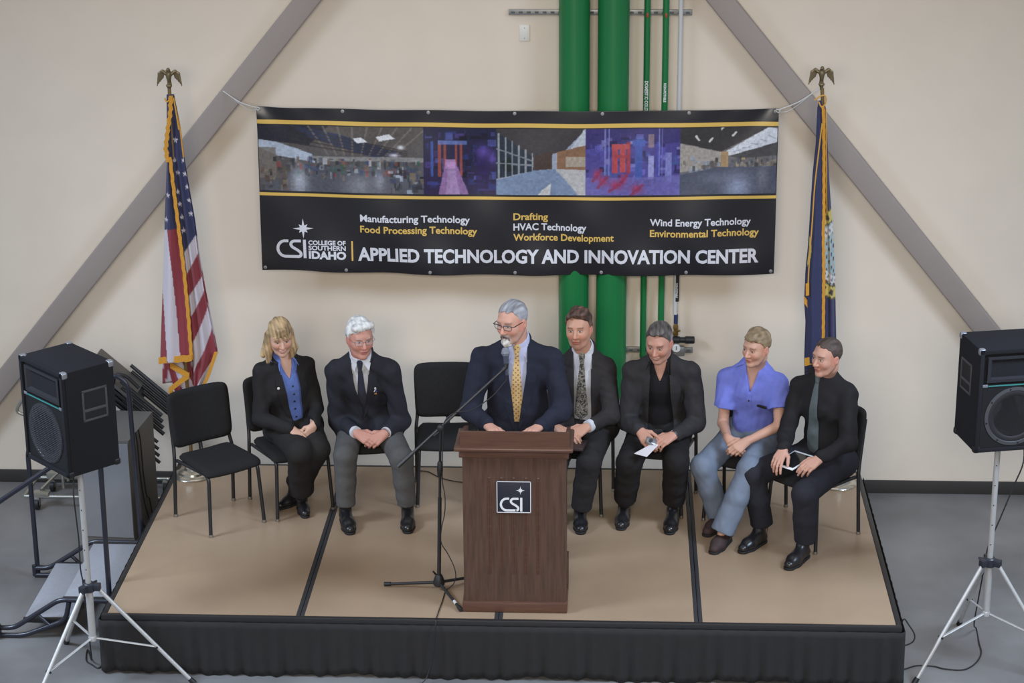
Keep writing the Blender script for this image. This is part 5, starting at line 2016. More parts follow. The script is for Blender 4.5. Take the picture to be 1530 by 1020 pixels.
        for (hp, d) in cuts:
            s.cut(lambda P, hp=hp, d=d: np.where(((P - hp) ** 2).sum(-1) < 0.17 ** 2, (P - hp) @ d, -1.0), 0.003)
        self.wrinkle(s, o.get('seed', 3), 0.0016, 30)
        return s.mesh('trousers', 0.0065)

    def shoe(self, X, m, parent, sole_m, L=0.29, wid=1.0, socks=True, lift=0.0):
        j = self.J
        T, A = j['toe' + X].copy(), j['an' + X].copy()
        T[2] = STAGE
        d = T - A
        d[2] = 0
        d = unit(d)
        zb = STAGE + lift
        tip = V(T[0], T[1], zb)
        heel = tip - d * L
        z = V(0, 0, 1)
        s = Shape()
        s.cone(heel + d * 0.045 + z * 0.045, tip - d * 0.10 + z * 0.036, 0.038 * wid, 0.046 * wid, k=0.02)
        s.cone(tip - d * 0.10 + z * 0.036, tip - d * 0.038 + z * 0.030, 0.046 * wid, 0.034 * wid, k=0.02, n=z, s=1.15)
        s.cone(heel + d * 0.055 + z * 0.05, V(heel[0] + d[0] * 0.07, heel[1] + d[1] * 0.07, zb + 0.10), 0.04 * wid, 0.040, k=0.02)
        s.cone(heel + d * 0.075 + z * 0.085, tip - d * 0.12 + z * 0.05, 0.036, 0.032, k=0.02)
        s.cut(lambda P: zb + 0.014 - P[..., 2], 0.002)
        sh = link_mesh('shoe', s.mesh('shoe', 0.0045), m, parent)
        q = Shape()
        q.cone(heel + d * 0.045 + z * 0.01, tip - d * 0.10 + z * 0.01, 0.042 * wid, 0.049 * wid, k=0.01)
        q.cone(tip - d * 0.10 + z * 0.01, tip - d * 0.036 + z * 0.01, 0.049 * wid, 0.037 * wid, k=0.01)
        q.cut(lambda P: np.maximum(zb + 0.001 - P[..., 2], P[..., 2] - zb - 0.017), 0.001)
        adopt(link_mesh('sole', q.mesh('sole', 0.0045), sole_m), sh)
        if socks:
            kn = j['kn' + X]
            v = unit(kn - A)
            b0_ = V(heel[0] + d[0] * 0.075, heel[1] + d[1] * 0.075, zb + 0.085)
            MB().tube([b0_, A + v * 0.05, A + v * 0.16], [0.037, 0.040, 0.046], 18).build('sock', M_sock, parent)
        return sh

    def glasses(self, parent, m, w=0.025, hgt=0.016, r=0.0016, top_heavy=False, zc=0.008):
        h = self.h
        mb = MB()
        for sx in (-1, 1):
            cx = sx * 0.0335
            pts = []
            for k in range(20):
                a = 2 * PI * k / 20
                ca, sa = math.cos(a), math.sin(a)
                e = 0.55
                px = math.copysign(abs(ca) ** e, ca) * w
                pz = math.copysign(abs(sa) ** e, sa) * hgt
                pts.append(h(cx + px, 0.1005 - abs(cx + px) * 0.16, zc - 0.002 + pz))
            mb.tube(pts, r, 6, closed=True)
            mb.tube([h(cx + sx * w, 0.1005 - abs(cx + sx * w) * 0.16, zc + hgt * 0.5), h(sx * 0.074, 0.083, zc + hgt * 0.5), h(sx * 0.080, 0.0, zc + 0.006), h(sx * 0.080, -0.012, zc - 0.004)], r * (1.5 if top_heavy else 1.0), 6)
            if top_heavy:
                mb.tube([h(cx - w, 0.1025 - abs(cx - w) * 0.16, zc - 0.002 + hgt), h(cx + w, 0.1025 - abs(cx + w) * 0.16, zc - 0.002 + hgt)], r * 1.5, 6)
        mb.tube([h(-0.009, 0.101, zc + hgt * 0.35), h(0, 0.104, zc + hgt * 0.5), h(0.009, 0.101, zc + hgt * 0.35)], r, 6)
        fr = mb.build('glasses_frame', m, parent)
        for sx in (-1, 1):
            cx = sx * 0.0335
            pts = [h(cx + math.copysign(abs(math.cos(a)) ** 0.55, math.cos(a)) * w, 0.1005 - abs(cx + math.cos(a) * w) * 0.16, zc - 0.002 + math.copysign(abs(math.sin(a)) ** 0.55, math.sin(a)) * hgt) for a in np.linspace(0, 2 * PI, 20, endpoint=False)]
            ln = MB().prism(pts, Vector(-self.hy * 0.0012))
            adopt(ln.build('lens', M_lens), fr)

    def hair(self, style, m, parent, seed=5):
        h, g = self.h, self.hs
        s = Shape()
        E = lambda c, r, k=0.012, op='+': s.ell(h(*c), V(*r) * g, self.R, k=k * g, op=op)
        Cn = lambda a, b, ra, rb, k=0.012, sc=1.0: s.cone(h(*a), h(*b), ra * g, rb * g, k=k * g)
        v = style.get('vol', 0.0)
        E((0, -0.016, 0.038 + v * 0.3), (0.0800 + v * 0.30, 0.1015 + v * 0.4, 0.0915 + v))
        jag = wob(seed + 3, 1.0, 6)
        for c, r in style.get('lumps', []):
            E(c, r, 0.015)
        ys = [p[0] for p in style['line']]
        zs = [p[1] for p in style['line']]
        side = style.get('temple', 0.0)
        def cut(P):
            q = self.hl(P)
            zf = np.interp(q[..., 1], ys, zs) + side * np.clip(np.abs(q[..., 0]) - 0.045, 0, 1) * np.where(q[..., 1] > 0.02, 1, 0)
            zf = zf + style.get('jag', 0.006) * jag(q * V(130, 60, 20))
            zf = zf + style.get('part', 0.0) * q[..., 0] * np.where(q[..., 1] > 0.02, 1, 0)
            ear = 0.030 - np.sqrt((q[..., 1] + 0.010) ** 2 + (q[..., 2] + 0.006) ** 2) if style.get('ears', True) else -1.0
            return np.maximum((zf - q[..., 2]) * 0.8, ear)
        s.cut(cut, 0.005)
        if 'long' in style:
            for a, b, ra, rb in style['long']:
                s.cone(h(*a), h(*b), ra * g, rb * g, k=0.02, n=self.hy, s=1.25)
            for a, b, ra, rb in style.get('fringe', []):
                s.cone(h(*a), h(*b), ra * g, rb * g, k=0.006)
        w = wob(seed, 1.0, 7)
        sc = V(*style.get('wave', (150, 60, 60)))
        amp = style.get('amp', 0.0022)
        s.warp(lambda P: amp * w(self.hl(P) * sc))
        me = s.mesh('hair', 0.0036)
        hair_colors(me, self.hl(coords(me)), m, style.get('sides'), seed)
        return link_mesh('hair', me, m, parent)


HAIR_RGB = {}


def hair_mat(name, rgb, var=0.22, stretch=(60, 18, 18)):
    m = mat(name, rgb, 0.55, attr='Col', bump=0.5, bscale=70, spec=0.3)
    HAIR_RGB[m.name] = (rgb, var)
    return m


def hair_colors(me, q, m, sides=None, seed=1):
    rgb, var = HAIR_RGB[m.name]
    c = np.tile(np.array(rgb, float), (len(q), 1))
    if sides is not None:
        w = np.clip((np.abs(q[:, 0]) - 0.055) / 0.015, 0, 1) * np.clip((0.07 - q[:, 2]) / 0.03, 0, 1)
        c = c * (1 - w[:, None]) + np.array(sides, float) * w[:, None]
    a, b = wob(seed, 1.0, 8), wob(seed + 9, 1.0, 8)
    f = 1 + var * (0.8 * a(q * V(210, 60, 24)) + 0.5 * b(q * V(90, 40, 90)))
    set_colors(me, lin_np(np.clip(c * f[:, None], 0, 255)))


M_skin = mat('skin', (200, 150, 124), 0.5, attr='Col', spec=0.35)


def person(B, label, o):
    me = B.figure(o)
    p = link_mesh('person', me, M_skin)
    return tag(p, label, 'person')


def collar(B, parent, m, spread=0.045, h_=0.036, r=0.062, leaf=0.07, gap=0.16):
    """Shirt collar: a band round the neck and two pointed leaves."""
    j = B.J
    a = B.h(0, -0.035, -0.075)
    ax = unit(a - j['neck'])
    n0 = j['neck'] + ax * 0.005
    mb = MB()
    fx = unit(B.F - (B.F @ ax) * ax)
    lx = np.cross(ax, fx)
    ring_o, ring_i = [], []
    K = 28
    vs_, fs = [], []
    for k in range(K + 1):
        t = -PI + gap + (2 * PI - 2 * gap) * k / K          # open at the front
        d = -fx * math.cos(t) + lx * math.sin(t) * 1.0
        front = max(0.0, -math.cos(t))
        low = n0 - ax * (0.018 + 0.012 * front) + d * (r + 0.006 + 0.010 * front)
        top = n0 + ax * (h_ - 0.020 * front) + d * (r - 0.002)
        top2 = top + d * 0.007 - ax * 0.002
        low2 = low + d * 0.009 - ax * (0.004 + 0.004 * front)
        vs_ += [tuple(low), tuple(top), tuple(top2), tuple(low2)]
    for k in range(K):
        for i in range(4):
            fs.append((k * 4 + i, k * 4 + (i + 1) % 4, k * 4 + 4 + (i + 1) % 4, k * 4 + 4 + i))
    fs += [(3, 2, 1, 0), (K * 4, K * 4 + 1, K * 4 + 2, K * 4 + 3)]
    mb.add(vs_, fs)
    for sx in (-1, 1):
        # leaf: inner top at the throat, point down and outwards
        t0 = n0 - ax * 0.004 + fx * (r * math.cos(gap) + 0.006) + lx * sx * max(0.012, r * math.sin(gap) * 0.9)
        t1 = n0 + ax * 0.014 + fx * (r * 0.55) + lx * sx * (r * 0.86)
        tip = n0 - ax * leaf + fx * (r + 0.036) + lx * sx * spread
        out = n0 - ax * 0.024 + fx * (r * 0.66 + 0.012) + lx * sx * (r * 0.95 + 0.006)
        q = [t0, t1, out, tip]
        nrm = unit(np.cross(t1 - t0, tip - t0))
        if nrm @ fx < 0:
            nrm = -nrm
        mb.prism([Vector(p + nrm * 0.004) for p in q], Vector(-nrm * 0.006))
    return mb.build('shirt_collar', m, parent, sharp=30)


def cuff(B, X, m, parent, r=0.034, t0=0.86, t1=0.965):
    e, w = B.J['el' + X], B.J['wr' + X]
    a, b = e + (w - e) * t0, e + (w - e) * t1
    d = unit(b - a)
    return MB().tube([a, b, b - d * 0.001, a], [r, r - 0.001, r - 0.006, r - 0.006], 20).build('shirt_cuff', m, parent)


def suit_jacket(B, o, parent, m, rows, skirt=0.25, sleeve=(0.070, 0.057, 0.043), seed=1, lapel=0.062, button=None, grow=0.030, closed=None, lapel_top=0.045):
    s = B.torso_shape(grow, hem=o.get('hem', -0.01))
    base = Shape()
    base.p = list(s.p)
    B.sleeves(s, sleeve, to=o.get('to', 0.90), pad=0.012)
    j = B.J
    if skirt:
        for X in 'RL':
            kn = j['kn' + X] if 'kn' + X in j else j['ft' + X]
            s.cone(j['hip' + X] + B.U * 0.02, j['hip' + X] + (kn - j['hip' + X]) * skirt + B.U * 0.008, 0.118 * B.bulk, 0.098, k=0.04)
    B.neck_hole(s, 0.070, 0.035)
    B.wrinkle(s, seed, 0.0042, 24)
    B.opening(s, rows)
    jk = link_mesh('jacket', s.mesh('jacket', 0.0055), m, parent)
    # lapels lie on the jacket front, along the opening
    wn = rows[-1][0] if closed is None else closed
    for sx in (-1, 1):
        rr = []
        for t in np.linspace(0, 1, 9):
            w = lapel_top + (wn - lapel_top) * t
            e = np.interp(w, [r[0] for r in rows], [r[2] if sx > 0 else r[1] for r in rows])
            width = lapel * (1.0 if 0.16 < t < 0.4 else (0.62 + t * 2.3 if t <= 0.16 else max(0.02, 1.0 - (t - 0.4) / 0.6)))
            lo, hi = e - 0.004, e + width
            rr.append((w, lo, hi) if sx > 0 else (w, -hi, -lo))
        adopt(B.patch('lapel', rr, base, m, None, lift=0.005, thick=0.008, nu=8), jk)
    # collar roll behind the neck
    a = B.h(0, -0.035, -0.075)
    ax = unit(a - j['neck'])
    fx = unit(B.F - (B.F @ ax) * ax)
    lx = np.cross(ax, fx)
    pts = []
    for t in np.linspace(-2.35, 2.35, 21):
        d = -fx * math.cos(t) + lx * math.sin(t)
        fr = max(0.0, -math.cos(t))
        pts.append(Vector(j['neck'] + d * (0.076 + 0.016 * fr) + ax * (0.004 - 0.045 * fr)))
    adopt(MB().tube(pts, 0.014, 10, flat=0.8).build('jacket_collar', m), jk)
    return jk, s, base


def shirt_torso(B, m, parent, grow=0.008, name='shirt', seed=9, rows=None):
    s = B.torso_shape(grow)
    s.cone(B.N0 - B.U * 0.03, B.J['neck'] + B.U * 0.0, 0.074, 0.066, k=0.03)
    B.sleeves(s, (0.05, 0.044, 0.036), to=0.5)
    B.neck_hole(s, 0.056, -0.02)
    full = Shape()
    full.p = list(s.p)
    if rows:
        B.opening(s, rows)
    return link_mesh(name, s.mesh(name, 0.0055), m, parent), full


def necktie(B, surf, m, parent, L, w=0.041, u0=0.0, du=0.0, knot=0.006):
    rows = []
    for t in np.linspace(0, 1, 12):
        hw = 0.012 + (w - 0.012) * min(1, t / 0.85) ** 0.9
        if t > 0.93:
            hw = w * (1 - (t - 0.93) / 0.07 * 0.85)
        c = u0 + du * t
        rows.append((knot - 0.018 + t * (L + 0.036), c - hw, c + hw))
    ti = B.patch('necktie', rows, surf, m, parent, lift=0.009, thick=0.009, nu=9)
    p0, p1 = B.spot(surf, -0.050, u0, 0.004), B.spot(surf, -0.006, u0, 0.008)
    fx = B.F
    kn = Shape()
    kn.cone(p0, p1, 0.0225, 0.0145, k=0.002, n=fx, s=1.35)
    adopt(link_mesh('tie_knot', kn.mesh('tie_knot', 0.0035), m), ti)
    return ti


def fold_curl(a, b, c, n=4):
    return [(a, b, c)] * n


# ================================================================= the seven figures
SK1, SK2 = (214, 164, 138), (206, 152, 128)
SHORT_LINE = [(-0.13, -0.06), (-0.07, -0.055), (-0.035, -0.03), (-0.012, -0.028), (0.010, -0.022), (0.016, 0.030), (0.030, 0.060), (0.050, 0.084), (0.075, 0.094), (0.11, 0.098)]

# --- person in black jacket and blue shirt
J = dict(head=(0.910, 1.620, 1.652), neck=(0.911, 1.700, 1.429), shR=(0.765, 1.650, 1.383), shL=(1.048, 1.820, 1.373), elR=(0.752, 1.600, 1.075), elL=(1.108, 1.760, 1.096), wrR=(0.975, 1.515, 1.040), wrL=(1.118, 1.560, 1.050),
         pel=(0.935, 1.800, 0.945), hipR=(0.854, 1.745, 0.945), hipL=(1.032, 1.845, 0.945), knR=(1.045, 1.39, 0.930), knL=(1.150, 1.47, 0.915), anR=(1.008, 1.625, 0.485), anL=(0.925, 1.720, 0.480), toeR=(1.055, 1.475, 0.40), toeL=(0.830, 1.615, 0.40))
B = Body(J, (0.30, -1, -0.22), tilt=0.05, hs=0.97, bulk=0.92, shup=0.045)
o = dict(skin=(216, 168, 142), open=True, jaw=0.92, smile=True, eye=0.75, brow=(150, 118, 84), browk=0.5, lip=(186, 104, 100), neckw=0.88,
         hands=[dict(W=J['wrR'], d=V(0.075, -0.055, -0.045), n=B.F * 0.8 + V(0, 0, 0.8), side=1, curls=[(0.25, 0.55, 0.35), (0.35, 0.7, 0.4), (0.45, 0.8, 0.4), (0.5, 0.85, 0.4)], thumb=0.2, size=0.92),
                dict(W=J['wrL'], d=V(-0.045, -0.05, -0.075), n=B.F * 0.9 + V(0.3, 0, 0.4), side=-1, curls=[(0.5, 0.7, 0.3), (0.55, 0.75, 0.4), (0.6, 0.8, 0.4), (0.6, 0.8, 0.4)], thumb=0.4, size=0.92)])
p = person(B, 'seated person in black trouser suit and open blue shirt, hands clasped', o)
M_wj = cloth('black_suit_cloth', (38, 36, 36))
M_ws = cloth('blue_blouse', (92, 110, 168), bump=0.2, bscale=60)
_, ss = shirt_torso(B, M_ws, p, rows=[(-0.06, 0.044, 0.044), (0.0, 0.036, 0.036), (0.05, 0.020, 0.020), (0.09, 0.003, 0.003)])
rows = [(0.0, 0.058, 0.058), (0.10, 0.058, 0.060), (0.20, 0.052, 0.060), (0.30, 0.044, 0.062), (0.38, 0.034, 0.060), (0.45, 0.020, 0.040)]
jk, js, jb = suit_jacket(B, dict(), p, M_wj, rows, skirt=0.35, sleeve=(0.060, 0.052, 0.046), seed=11, lapel=0.05, grow=0.022)
collar(B, p, M_ws, spread=0.070, r=0.056, leaf=0.080, gap=0.65)
for i in range(5):
    q = B.spot(ss, 0.135 + i * 0.062, 0.004)
    MB().lathe(Vector(q), [(0.0065, 0), (0.0065, 0.003), (0.004, 0.004)], axis=Vector(B.F), n=12).build('button', M_button, p)
q = B.spot(jb, 0.125, -0.095, 0.006)
MB().lathe(Vector(q), [(0.009, 0), (0.009, 0.004), (0.006, 0.006)], axis=Vector(B.F), n=14).build('lapel_pin', M_pin, p)
link_mesh('trousers', B.trousers(dict(leg=(0.095, 0.088, 0.082, 0.090), hem=0.80, seed=4)), cloth('black_trouser_cloth', (40, 38, 37)), p)
B.shoe('R', M_shoe, p, M_sole, L=0.235, wid=0.84)
B.shoe('L', M_shoe, p, M_sole, L=0.235, wid=0.84)
B.hair(dict(vol=0.010, line=[(-0.13, -0.20), (-0.02, -0.20), (0.005, -0.14), (0.030, -0.10), (0.045, 0.030), (0.075, 0.050), (0.12, 0.056)], ears=False, temple=-0.9, wave=(90, 30, 22), amp=0.003,
            long=[((-0.072, -0.01, 0.03), (-0.090, 0.015, -0.09), 0.030, 0.030), ((-0.090, 0.015, -0.09), (-0.098, 0.03, -0.165), 0.030, 0.016), ((-0.075, -0.04, 0.0), (-0.12, -0.03, -0.14), 0.034, 0.022),
                  ((0.072, -0.01, 0.03), (0.082, 0.012, -0.09), 0.028, 0.028), ((0.082, 0.012, -0.09), (0.066, 0.035, -0.145), 0.028, 0.014), ((0, -0.08, 0.0), (0, -0.075, -0.14), 0.06, 0.055)],
            fringe=[((-0.02, 0.075, 0.098), (-0.052, 0.082, 0.022), 0.015, 0.007), ((-0.01, 0.08, 0.096), (-0.030, 0.093, 0.030), 0.013, 0.006), ((0.0, 0.08, 0.098), (0.012, 0.096, 0.036), 0.012, 0.006), ((0.01, 0.076, 0.098), (0.042, 0.088, 0.030), 0.014, 0.007), ((0.02, 0.07, 0.096), (0.062, 0.066, 0.02), 0.015, 0.009)]),
       hair_mat('blonde_hair', (164, 138, 102), 0.15), p, 21)

# --- person in navy blazer and grey trousers
J = dict(head=(1.447, 1.580, 1.666), neck=(1.440, 1.700, 1.435), shR=(1.262, 1.720, 1.352), shL=(1.625, 1.700, 1.368), elR=(1.252, 1.780, 0.998), elL=(1.688, 1.750, 1.02), wrR=(1.405, 1.560, 1.000), wrL=(1.600, 1.555, 1.002),
         pel=(1.433, 1.930, 0.945), hipR=(1.335, 1.930, 0.945), hipL=(1.540, 1.910, 0.945), knR=(1.344, 1.420, 0.885), knL=(1.720, 1.420, 0.880), anR=(1.336, 1.420, 0.490), anL=(1.748, 1.460, 0.483), toeR=(1.390, 1.218, 0.4), toeL=(1.768, 1.250, 0.4))
B = Body(J, (0.42, -1, -0.10), hs=1.05, bulk=1.08, shup=0.075)
o = dict(skin=(206, 144, 124), jaw=1.06, eye=0.8, brow=(196, 184, 176), lip=(176, 104, 96), neckw=1.08,
         hands=[dict(W=J['wrR'], d=V(0.085, -0.045, -0.028), n=B.F * 0.75 + V(0, 0, 0.9), side=1, curls=[(0.35, 0.75, 0.4), (0.45, 0.85, 0.45), (0.5, 0.9, 0.5), (0.55, 0.9, 0.5)], thumb=0.25, size=1.08),
                dict(W=J['wrL'], d=V(-0.080, -0.045, -0.045), n=B.F * 0.85 + V(0, 0, 0.7), side=-1, curls=[(0.45, 0.75, 0.4), (0.5, 0.85, 0.45), (0.55, 0.9, 0.5), (0.6, 0.9, 0.5)], thumb=0.3, size=1.08)])
p = person(B, 'seated person in navy blazer, dark tie and grey trousers, hands clasped', o)
M_navy = cloth('navy_blazer_cloth', (42, 42, 48))
M_wh = cloth('white_shirt', (198, 198, 202), bump=0.1)
_, ss = shirt_torso(B, M_wh, p, 0.010)
rows = [(0.0, 0.060, 0.060), (0.10, 0.050, 0.054), (0.20, 0.030, 0.040), (0.30, 0.008, 0.026), (0.40, 0.002, 0.014), (0.44, 0.001, 0.004)]
jk, js, jb = suit_jacket(B, dict(hem=-0.02, to=0.82), p, M_navy, rows, skirt=0.36, sleeve=(0.076, 0.063, 0.046), seed=12, closed=0.40)
collar(B, p, M_wh, spread=0.050, r=0.066)
necktie(B, ss, cloth('dark_navy_tie', (36, 37, 52), sheen=0.3), p, 0.42, du=0.012)
cuff(B, 'R', M_wh, p, 0.042, 0.86, 1.01)
cuff(B, 'L', M_wh, p, 0.040, 0.86, 0.97)
q = B.spot(jb, 0.455, -0.012, 0.004)
MB().lathe(Vector(q), [(0.010, 0), (0.010, 0.004), (0.006, 0.006)], axis=Vector(B.F), n=14).build('jacket_button', M_brassb, p)
q = Vector(B.spot(jb, 0.150, 0.098, 0.012))
lt, up_ = Vector(B.lat), Vector(B.U)
rb = MB().tube(smooth_path([q - lt * 0.008 - up_ * 0.020, q + lt * 0.004 + up_ * 0.008, q + up_ * 0.018, q - lt * 0.004 + up_ * 0.008], 5), 0.0035, 8)
rbo = rb.build('ribbon_pin', M_pin, p)
adopt(MB().tube([q - lt * 0.004 + up_ * 0.008, q + lt * 0.009 - up_ * 0.020], 0.0035, 8).build('ribbon_tail', M_pin2), rbo)
adopt(MB().box(q - up_ * 0.040, (0.018, 0.004, 0.012), bevel=0.002).build('small_pin', M_brassb), rbo)
e_, w_ = Vector(B.J['elL']), Vector(B.J['wrL'])
MB().tube([e_.lerp(w_, 0.97), e_.lerp(w_, 1.03)], 0.0305, 18).build('wristwatch', M_steel, p)
link_mesh('trousers', B.trousers(dict(leg=(0.098, 0.079, 0.070, 0.062), hem=0.88, seed=5)), cloth('grey_trouser_cloth', (84, 83, 82)), p)
B.shoe('R', M_shoe, p, M_sole, L=0.30)
B.shoe('L', M_shoe, p, M_sole, L=0.30)
B.glasses(p, M_sil, r=0.0013)
B.hair(dict(vol=0.010, line=[(-0.13, -0.06), (-0.07, -0.055), (-0.035, -0.03), (-0.012, -0.025), (0.014, -0.022), (0.022, 0.03), (0.036, 0.060), (0.055, 0.072), (0.075, 0.080), (0.11, 0.084)], part=0.16, lumps=[((-0.03, 0.058, 0.098), (0.050, 0.034, 0.026)), ((0.035, 0.050, 0.104), (0.044, 0.036, 0.024)), ((-0.07, 0.0, 0.05), (0.022, 0.045, 0.05)), ((0.07, 0.0, 0.05), (0.020, 0.045, 0.05))], amp=0.003, wave=(60, 90, 40)),
       hair_mat('white_hair', (204, 202, 198), 0.07), p, 22)

# --- person speaking at the lectern
J = dict(head=(2.499, 0.720, 2.076), neck=(2.527, 0.800, 1.832), shR=(2.300, 0.805, 1.760), shL=(2.748, 0.805, 1.762), elR=(2.236, 0.700, 1.500), elL=(2.806, 0.690, 1.508), wrR=(2.356, 0.510, 1.472), wrL=(2.676, 0.505, 1.472),
         pel=(2.522, 0.860, 1.380), hipR=(2.430, 0.860, 1.350), hipL=(2.615, 0.860, 1.350), ftR=(2.40, 0.90, 0.50), ftL=(2.66, 0.90, 0.50), anR=(2.40, 0.90, 0.49), anL=(2.66, 0.90, 0.49), toeR=(2.38, 0.70, 0.4), toeL=(2.68, 0.70, 0.4))
B = Body(J, (-0.62, -1, -0.16), tilt=0.03, hs=1.05, bulk=1.16, shup=0.075, raise_=0.066)
o = dict(skin=(214, 158, 134), jaw=1.06, mouth=1.0, eye=0.75, brow=(110, 100, 96), lip=(180, 92, 88), neckw=1.10, stubble=((168, 140, 128), 0.35), goatee=((188, 182, 176), 0.9),
         hands=[dict(W=J['wrR'], d=V(0.05, -0.085, 0.004), n=V(-0.05, 0.12, 1), side=1, curls=[(0.15, 0.35, 0.25)] * 4, thumb=0.1, size=1.08, spread=0.6),
                dict(W=J['wrL'], d=V(-0.05, -0.085, 0.004), n=V(0.05, 0.12, 1), side=-1, curls=[(0.15, 0.35, 0.25)] * 4, thumb=0.1, size=1.08, spread=0.6)])
p = person(B, 'person in navy suit and gold tie speaking with hands on the lectern', o)
M_navy2 = cloth('navy_suit_cloth', (36, 38, 50))
M_lb = cloth('pale_blue_shirt', (176, 180, 206), bump=0.1)
_, ss = shirt_torso(B, M_lb, p, 0.010)
rows = [(0.0, 0.060, 0.064), (0.10, 0.056, 0.066), (0.22, 0.040, 0.050), (0.34, 0.024, 0.032), (0.46, 0.016, 0.020), (0.52, 0.012, 0.014)]
jk, js, jb = suit_jacket(B, dict(hem=-0.20), p, M_navy2, rows, skirt=0, sleeve=(0.076, 0.066, 0.048), seed=13, grow=0.034)
collar(B, p, M_lb, spread=0.052, r=0.068, leaf=0.08)
M_gtie = cloth('gold_tie', (196, 164, 112), sheen=0.2)
nt = M_gtie.node_tree
tcn = nd(nt, 'ShaderNodeTexCoord', -1300, 500)
vor = nd(nt, 'ShaderNodeTexVoronoi', -1000, 500)
vor.inputs['Scale'].default_value = 46
vor.inputs['Randomness'].default_value = 0.15
cr = nd(nt, 'ShaderNodeValToRGB', -750, 500)
cr.color_ramp.elements[0].position = 0.22
cr.color_ramp.elements[0].color = lin((132, 104, 84))
cr.color_ramp.elements[1].position = 0.30
cr.color_ramp.elements[1].color = lin((198, 166, 112))
mpv = nd(nt, 'ShaderNodeMapping', -1150, 500)
mpv.inputs['Scale'].default_value = (1, 0, 1)
mpv.inputs['Rotation'].default_value = (0, math.radians(45), 0)
nt.links.new(tcn.outputs['Object'], mpv.inputs['Vector'])
nt.links.new(mpv.outputs['Vector'], vor.inputs['Vector'])
nt.links.new(vor.outputs['Distance'], cr.inputs['Fac'])
nt.links.new(cr.outputs['Color'], nt.nodes['Principled BSDF'].inputs['Base Color'])
necktie(B, ss, M_gtie, p, 0.44, w=0.047, knot=0.008)
cuff(B, 'R', M_lb, p, 0.041)
cuff(B, 'L', M_lb, p, 0.041)
link_mesh('trousers', B.trousers(dict(leg=(0.11, 0.08, 0.08, 0.075), seed=6)), cloth('navy_trouser_cloth', (36, 38, 48)), p)
B.shoe('R', M_shoe, p, M_sole, socks=False)
B.shoe('L', M_shoe, p, M_sole, socks=False)
B.glasses(p, M_blkf, r=0.0017, top_heavy=True, hgt=0.015)
B.hair(dict(vol=0.003, line=SHORT_LINE[:-3] + [(0.050, 0.088), (0.075, 0.099), (0.11, 0.104)], sides=(186, 186, 190), amp=0.0015), hair_mat('grey_hair', (140, 140, 144), 0.14), p, 23)
# the short white beard on the chin
bs = Shape()
bs.ell(B.h(0, 0.084, -0.094), V(0.031, 0.022, 0.028) * 1.05, B.R, k=0.01)
bs.ell(B.h(0, 0.070, -0.112), V(0.032, 0.024, 0.016) * 1.05, B.R, k=0.01)
wb = wob(77, 1.0, 7)
bs.warp(lambda P: 0.002 * wb(B.hl(P) * V(160, 60, 50)))
me = bs.mesh('beard', 0.0034)
M_beard = hair_mat('white_beard', (196, 190, 182), 0.15)
hair_colors(me, B.hl(coords(me)), M_beard)
link_mesh('beard', me, M_beard, p)
for sx in (-1, 1):
    MB().tube(smooth_path([Vector(B.h(sx * 0.003, 0.101, -0.046)), Vector(B.h(sx * 0.016, 0.098, -0.050)), Vector(B.h(sx * 0.027, 0.088, -0.062)), Vector(B.h(sx * 0.028, 0.082, -0.080))], 4), [0.005, 0.0055, 0.0058, 0.0055, 0.005, 0.005, 0.005, 0.005, 0.005, 0.005, 0.004, 0.004, 0.004][:13], 8).build('moustache', mat('grey_moustache', (116, 108, 104), 0.8), p)

# --- person in patterned tie beside the lectern
J = dict(head=(2.894, 1.700, 1.702), neck=(2.925, 1.800, 1.458), shR=(2.752, 1.830, 1.384), shL=(3.075, 1.800, 1.383), elR=(2.735, 1.760, 1.07), elL=(3.112, 1.690, 1.095), wrR=(2.765, 1.520, 1.060), wrL=(2.960, 1.520, 1.080),
         pel=(2.950, 1.900, 0.945), hipR=(2.852, 1.915, 0.945), hipL=(3.052, 1.885, 0.945), knR=(2.752, 1.420, 0.870), knL=(2.968, 1.400, 0.880), anR=(2.726, 1.520, 0.475), anL=(2.912, 1.460, 0.475), toeL=(2.920, 1.275, 0.4), toeR=(2.723, 1.330, 0.4))
B = Body(J, (-0.24, -1, 0.02), tilt=0.07, hs=1.04, bulk=1.02, shup=0.035)
o = dict(skin=(206, 150, 122), jaw=1.02, eye=0.85, brow=(90, 66, 54), goatee=((138, 98, 78), 0.75), stubble=((160, 118, 98), 0.25), neckw=1.05,
         hands=[dict(W=J['wrR'], d=V(0.07, -0.06, -0.01), n=V(-0.1, -0.35, 0.9), side=1, curls=[(0.3, 0.5, 0.3)] * 4, thumb=0.2, size=1.05),
                dict(W=J['wrL'], d=V(-0.085, -0.060, -0.030), n=V(0.1, -0.55, 0.8), side=-1, curls=[(0.1, 0.25, 0.2), (0.3, 0.6, 0.4), (0.45, 0.8, 0.5), (0.5, 0.8, 0.5)], thumb=0.1, size=1.06, spread=0.8)])
p = person(B, 'seated person in charcoal suit, white shirt and patterned tie beside the lectern', o)
M_char = cloth('charcoal_suit_cloth', (48, 45, 45))
_, ss = shirt_torso(B, M_wh, p, 0.010)
rows = [(0.0, 0.060, 0.062), (0.10, 0.060, 0.062), (0.24, 0.066, 0.056), (0.40, 0.075, 0.052), (0.47, 0.06, 0.05)]
jk, js, jb = suit_jacket(B, dict(to=0.76), p, M_char, rows, skirt=0.30, sleeve=(0.072, 0.060, 0.046), seed=14)
collar(B, p, M_wh, spread=0.056, r=0.065, leaf=0.082)
M_ptie = cloth('patterned_tie', (84, 78, 70), sheen=0.2)
nt = M_ptie.node_tree
tcn = nd(nt, 'ShaderNodeTexCoord', -1300, 500)
nz = nd(nt, 'ShaderNodeTexNoise', -1000, 500)
nz.inputs['Scale'].default_value = 34
nz.inputs['Distortion'].default_value = 2.5
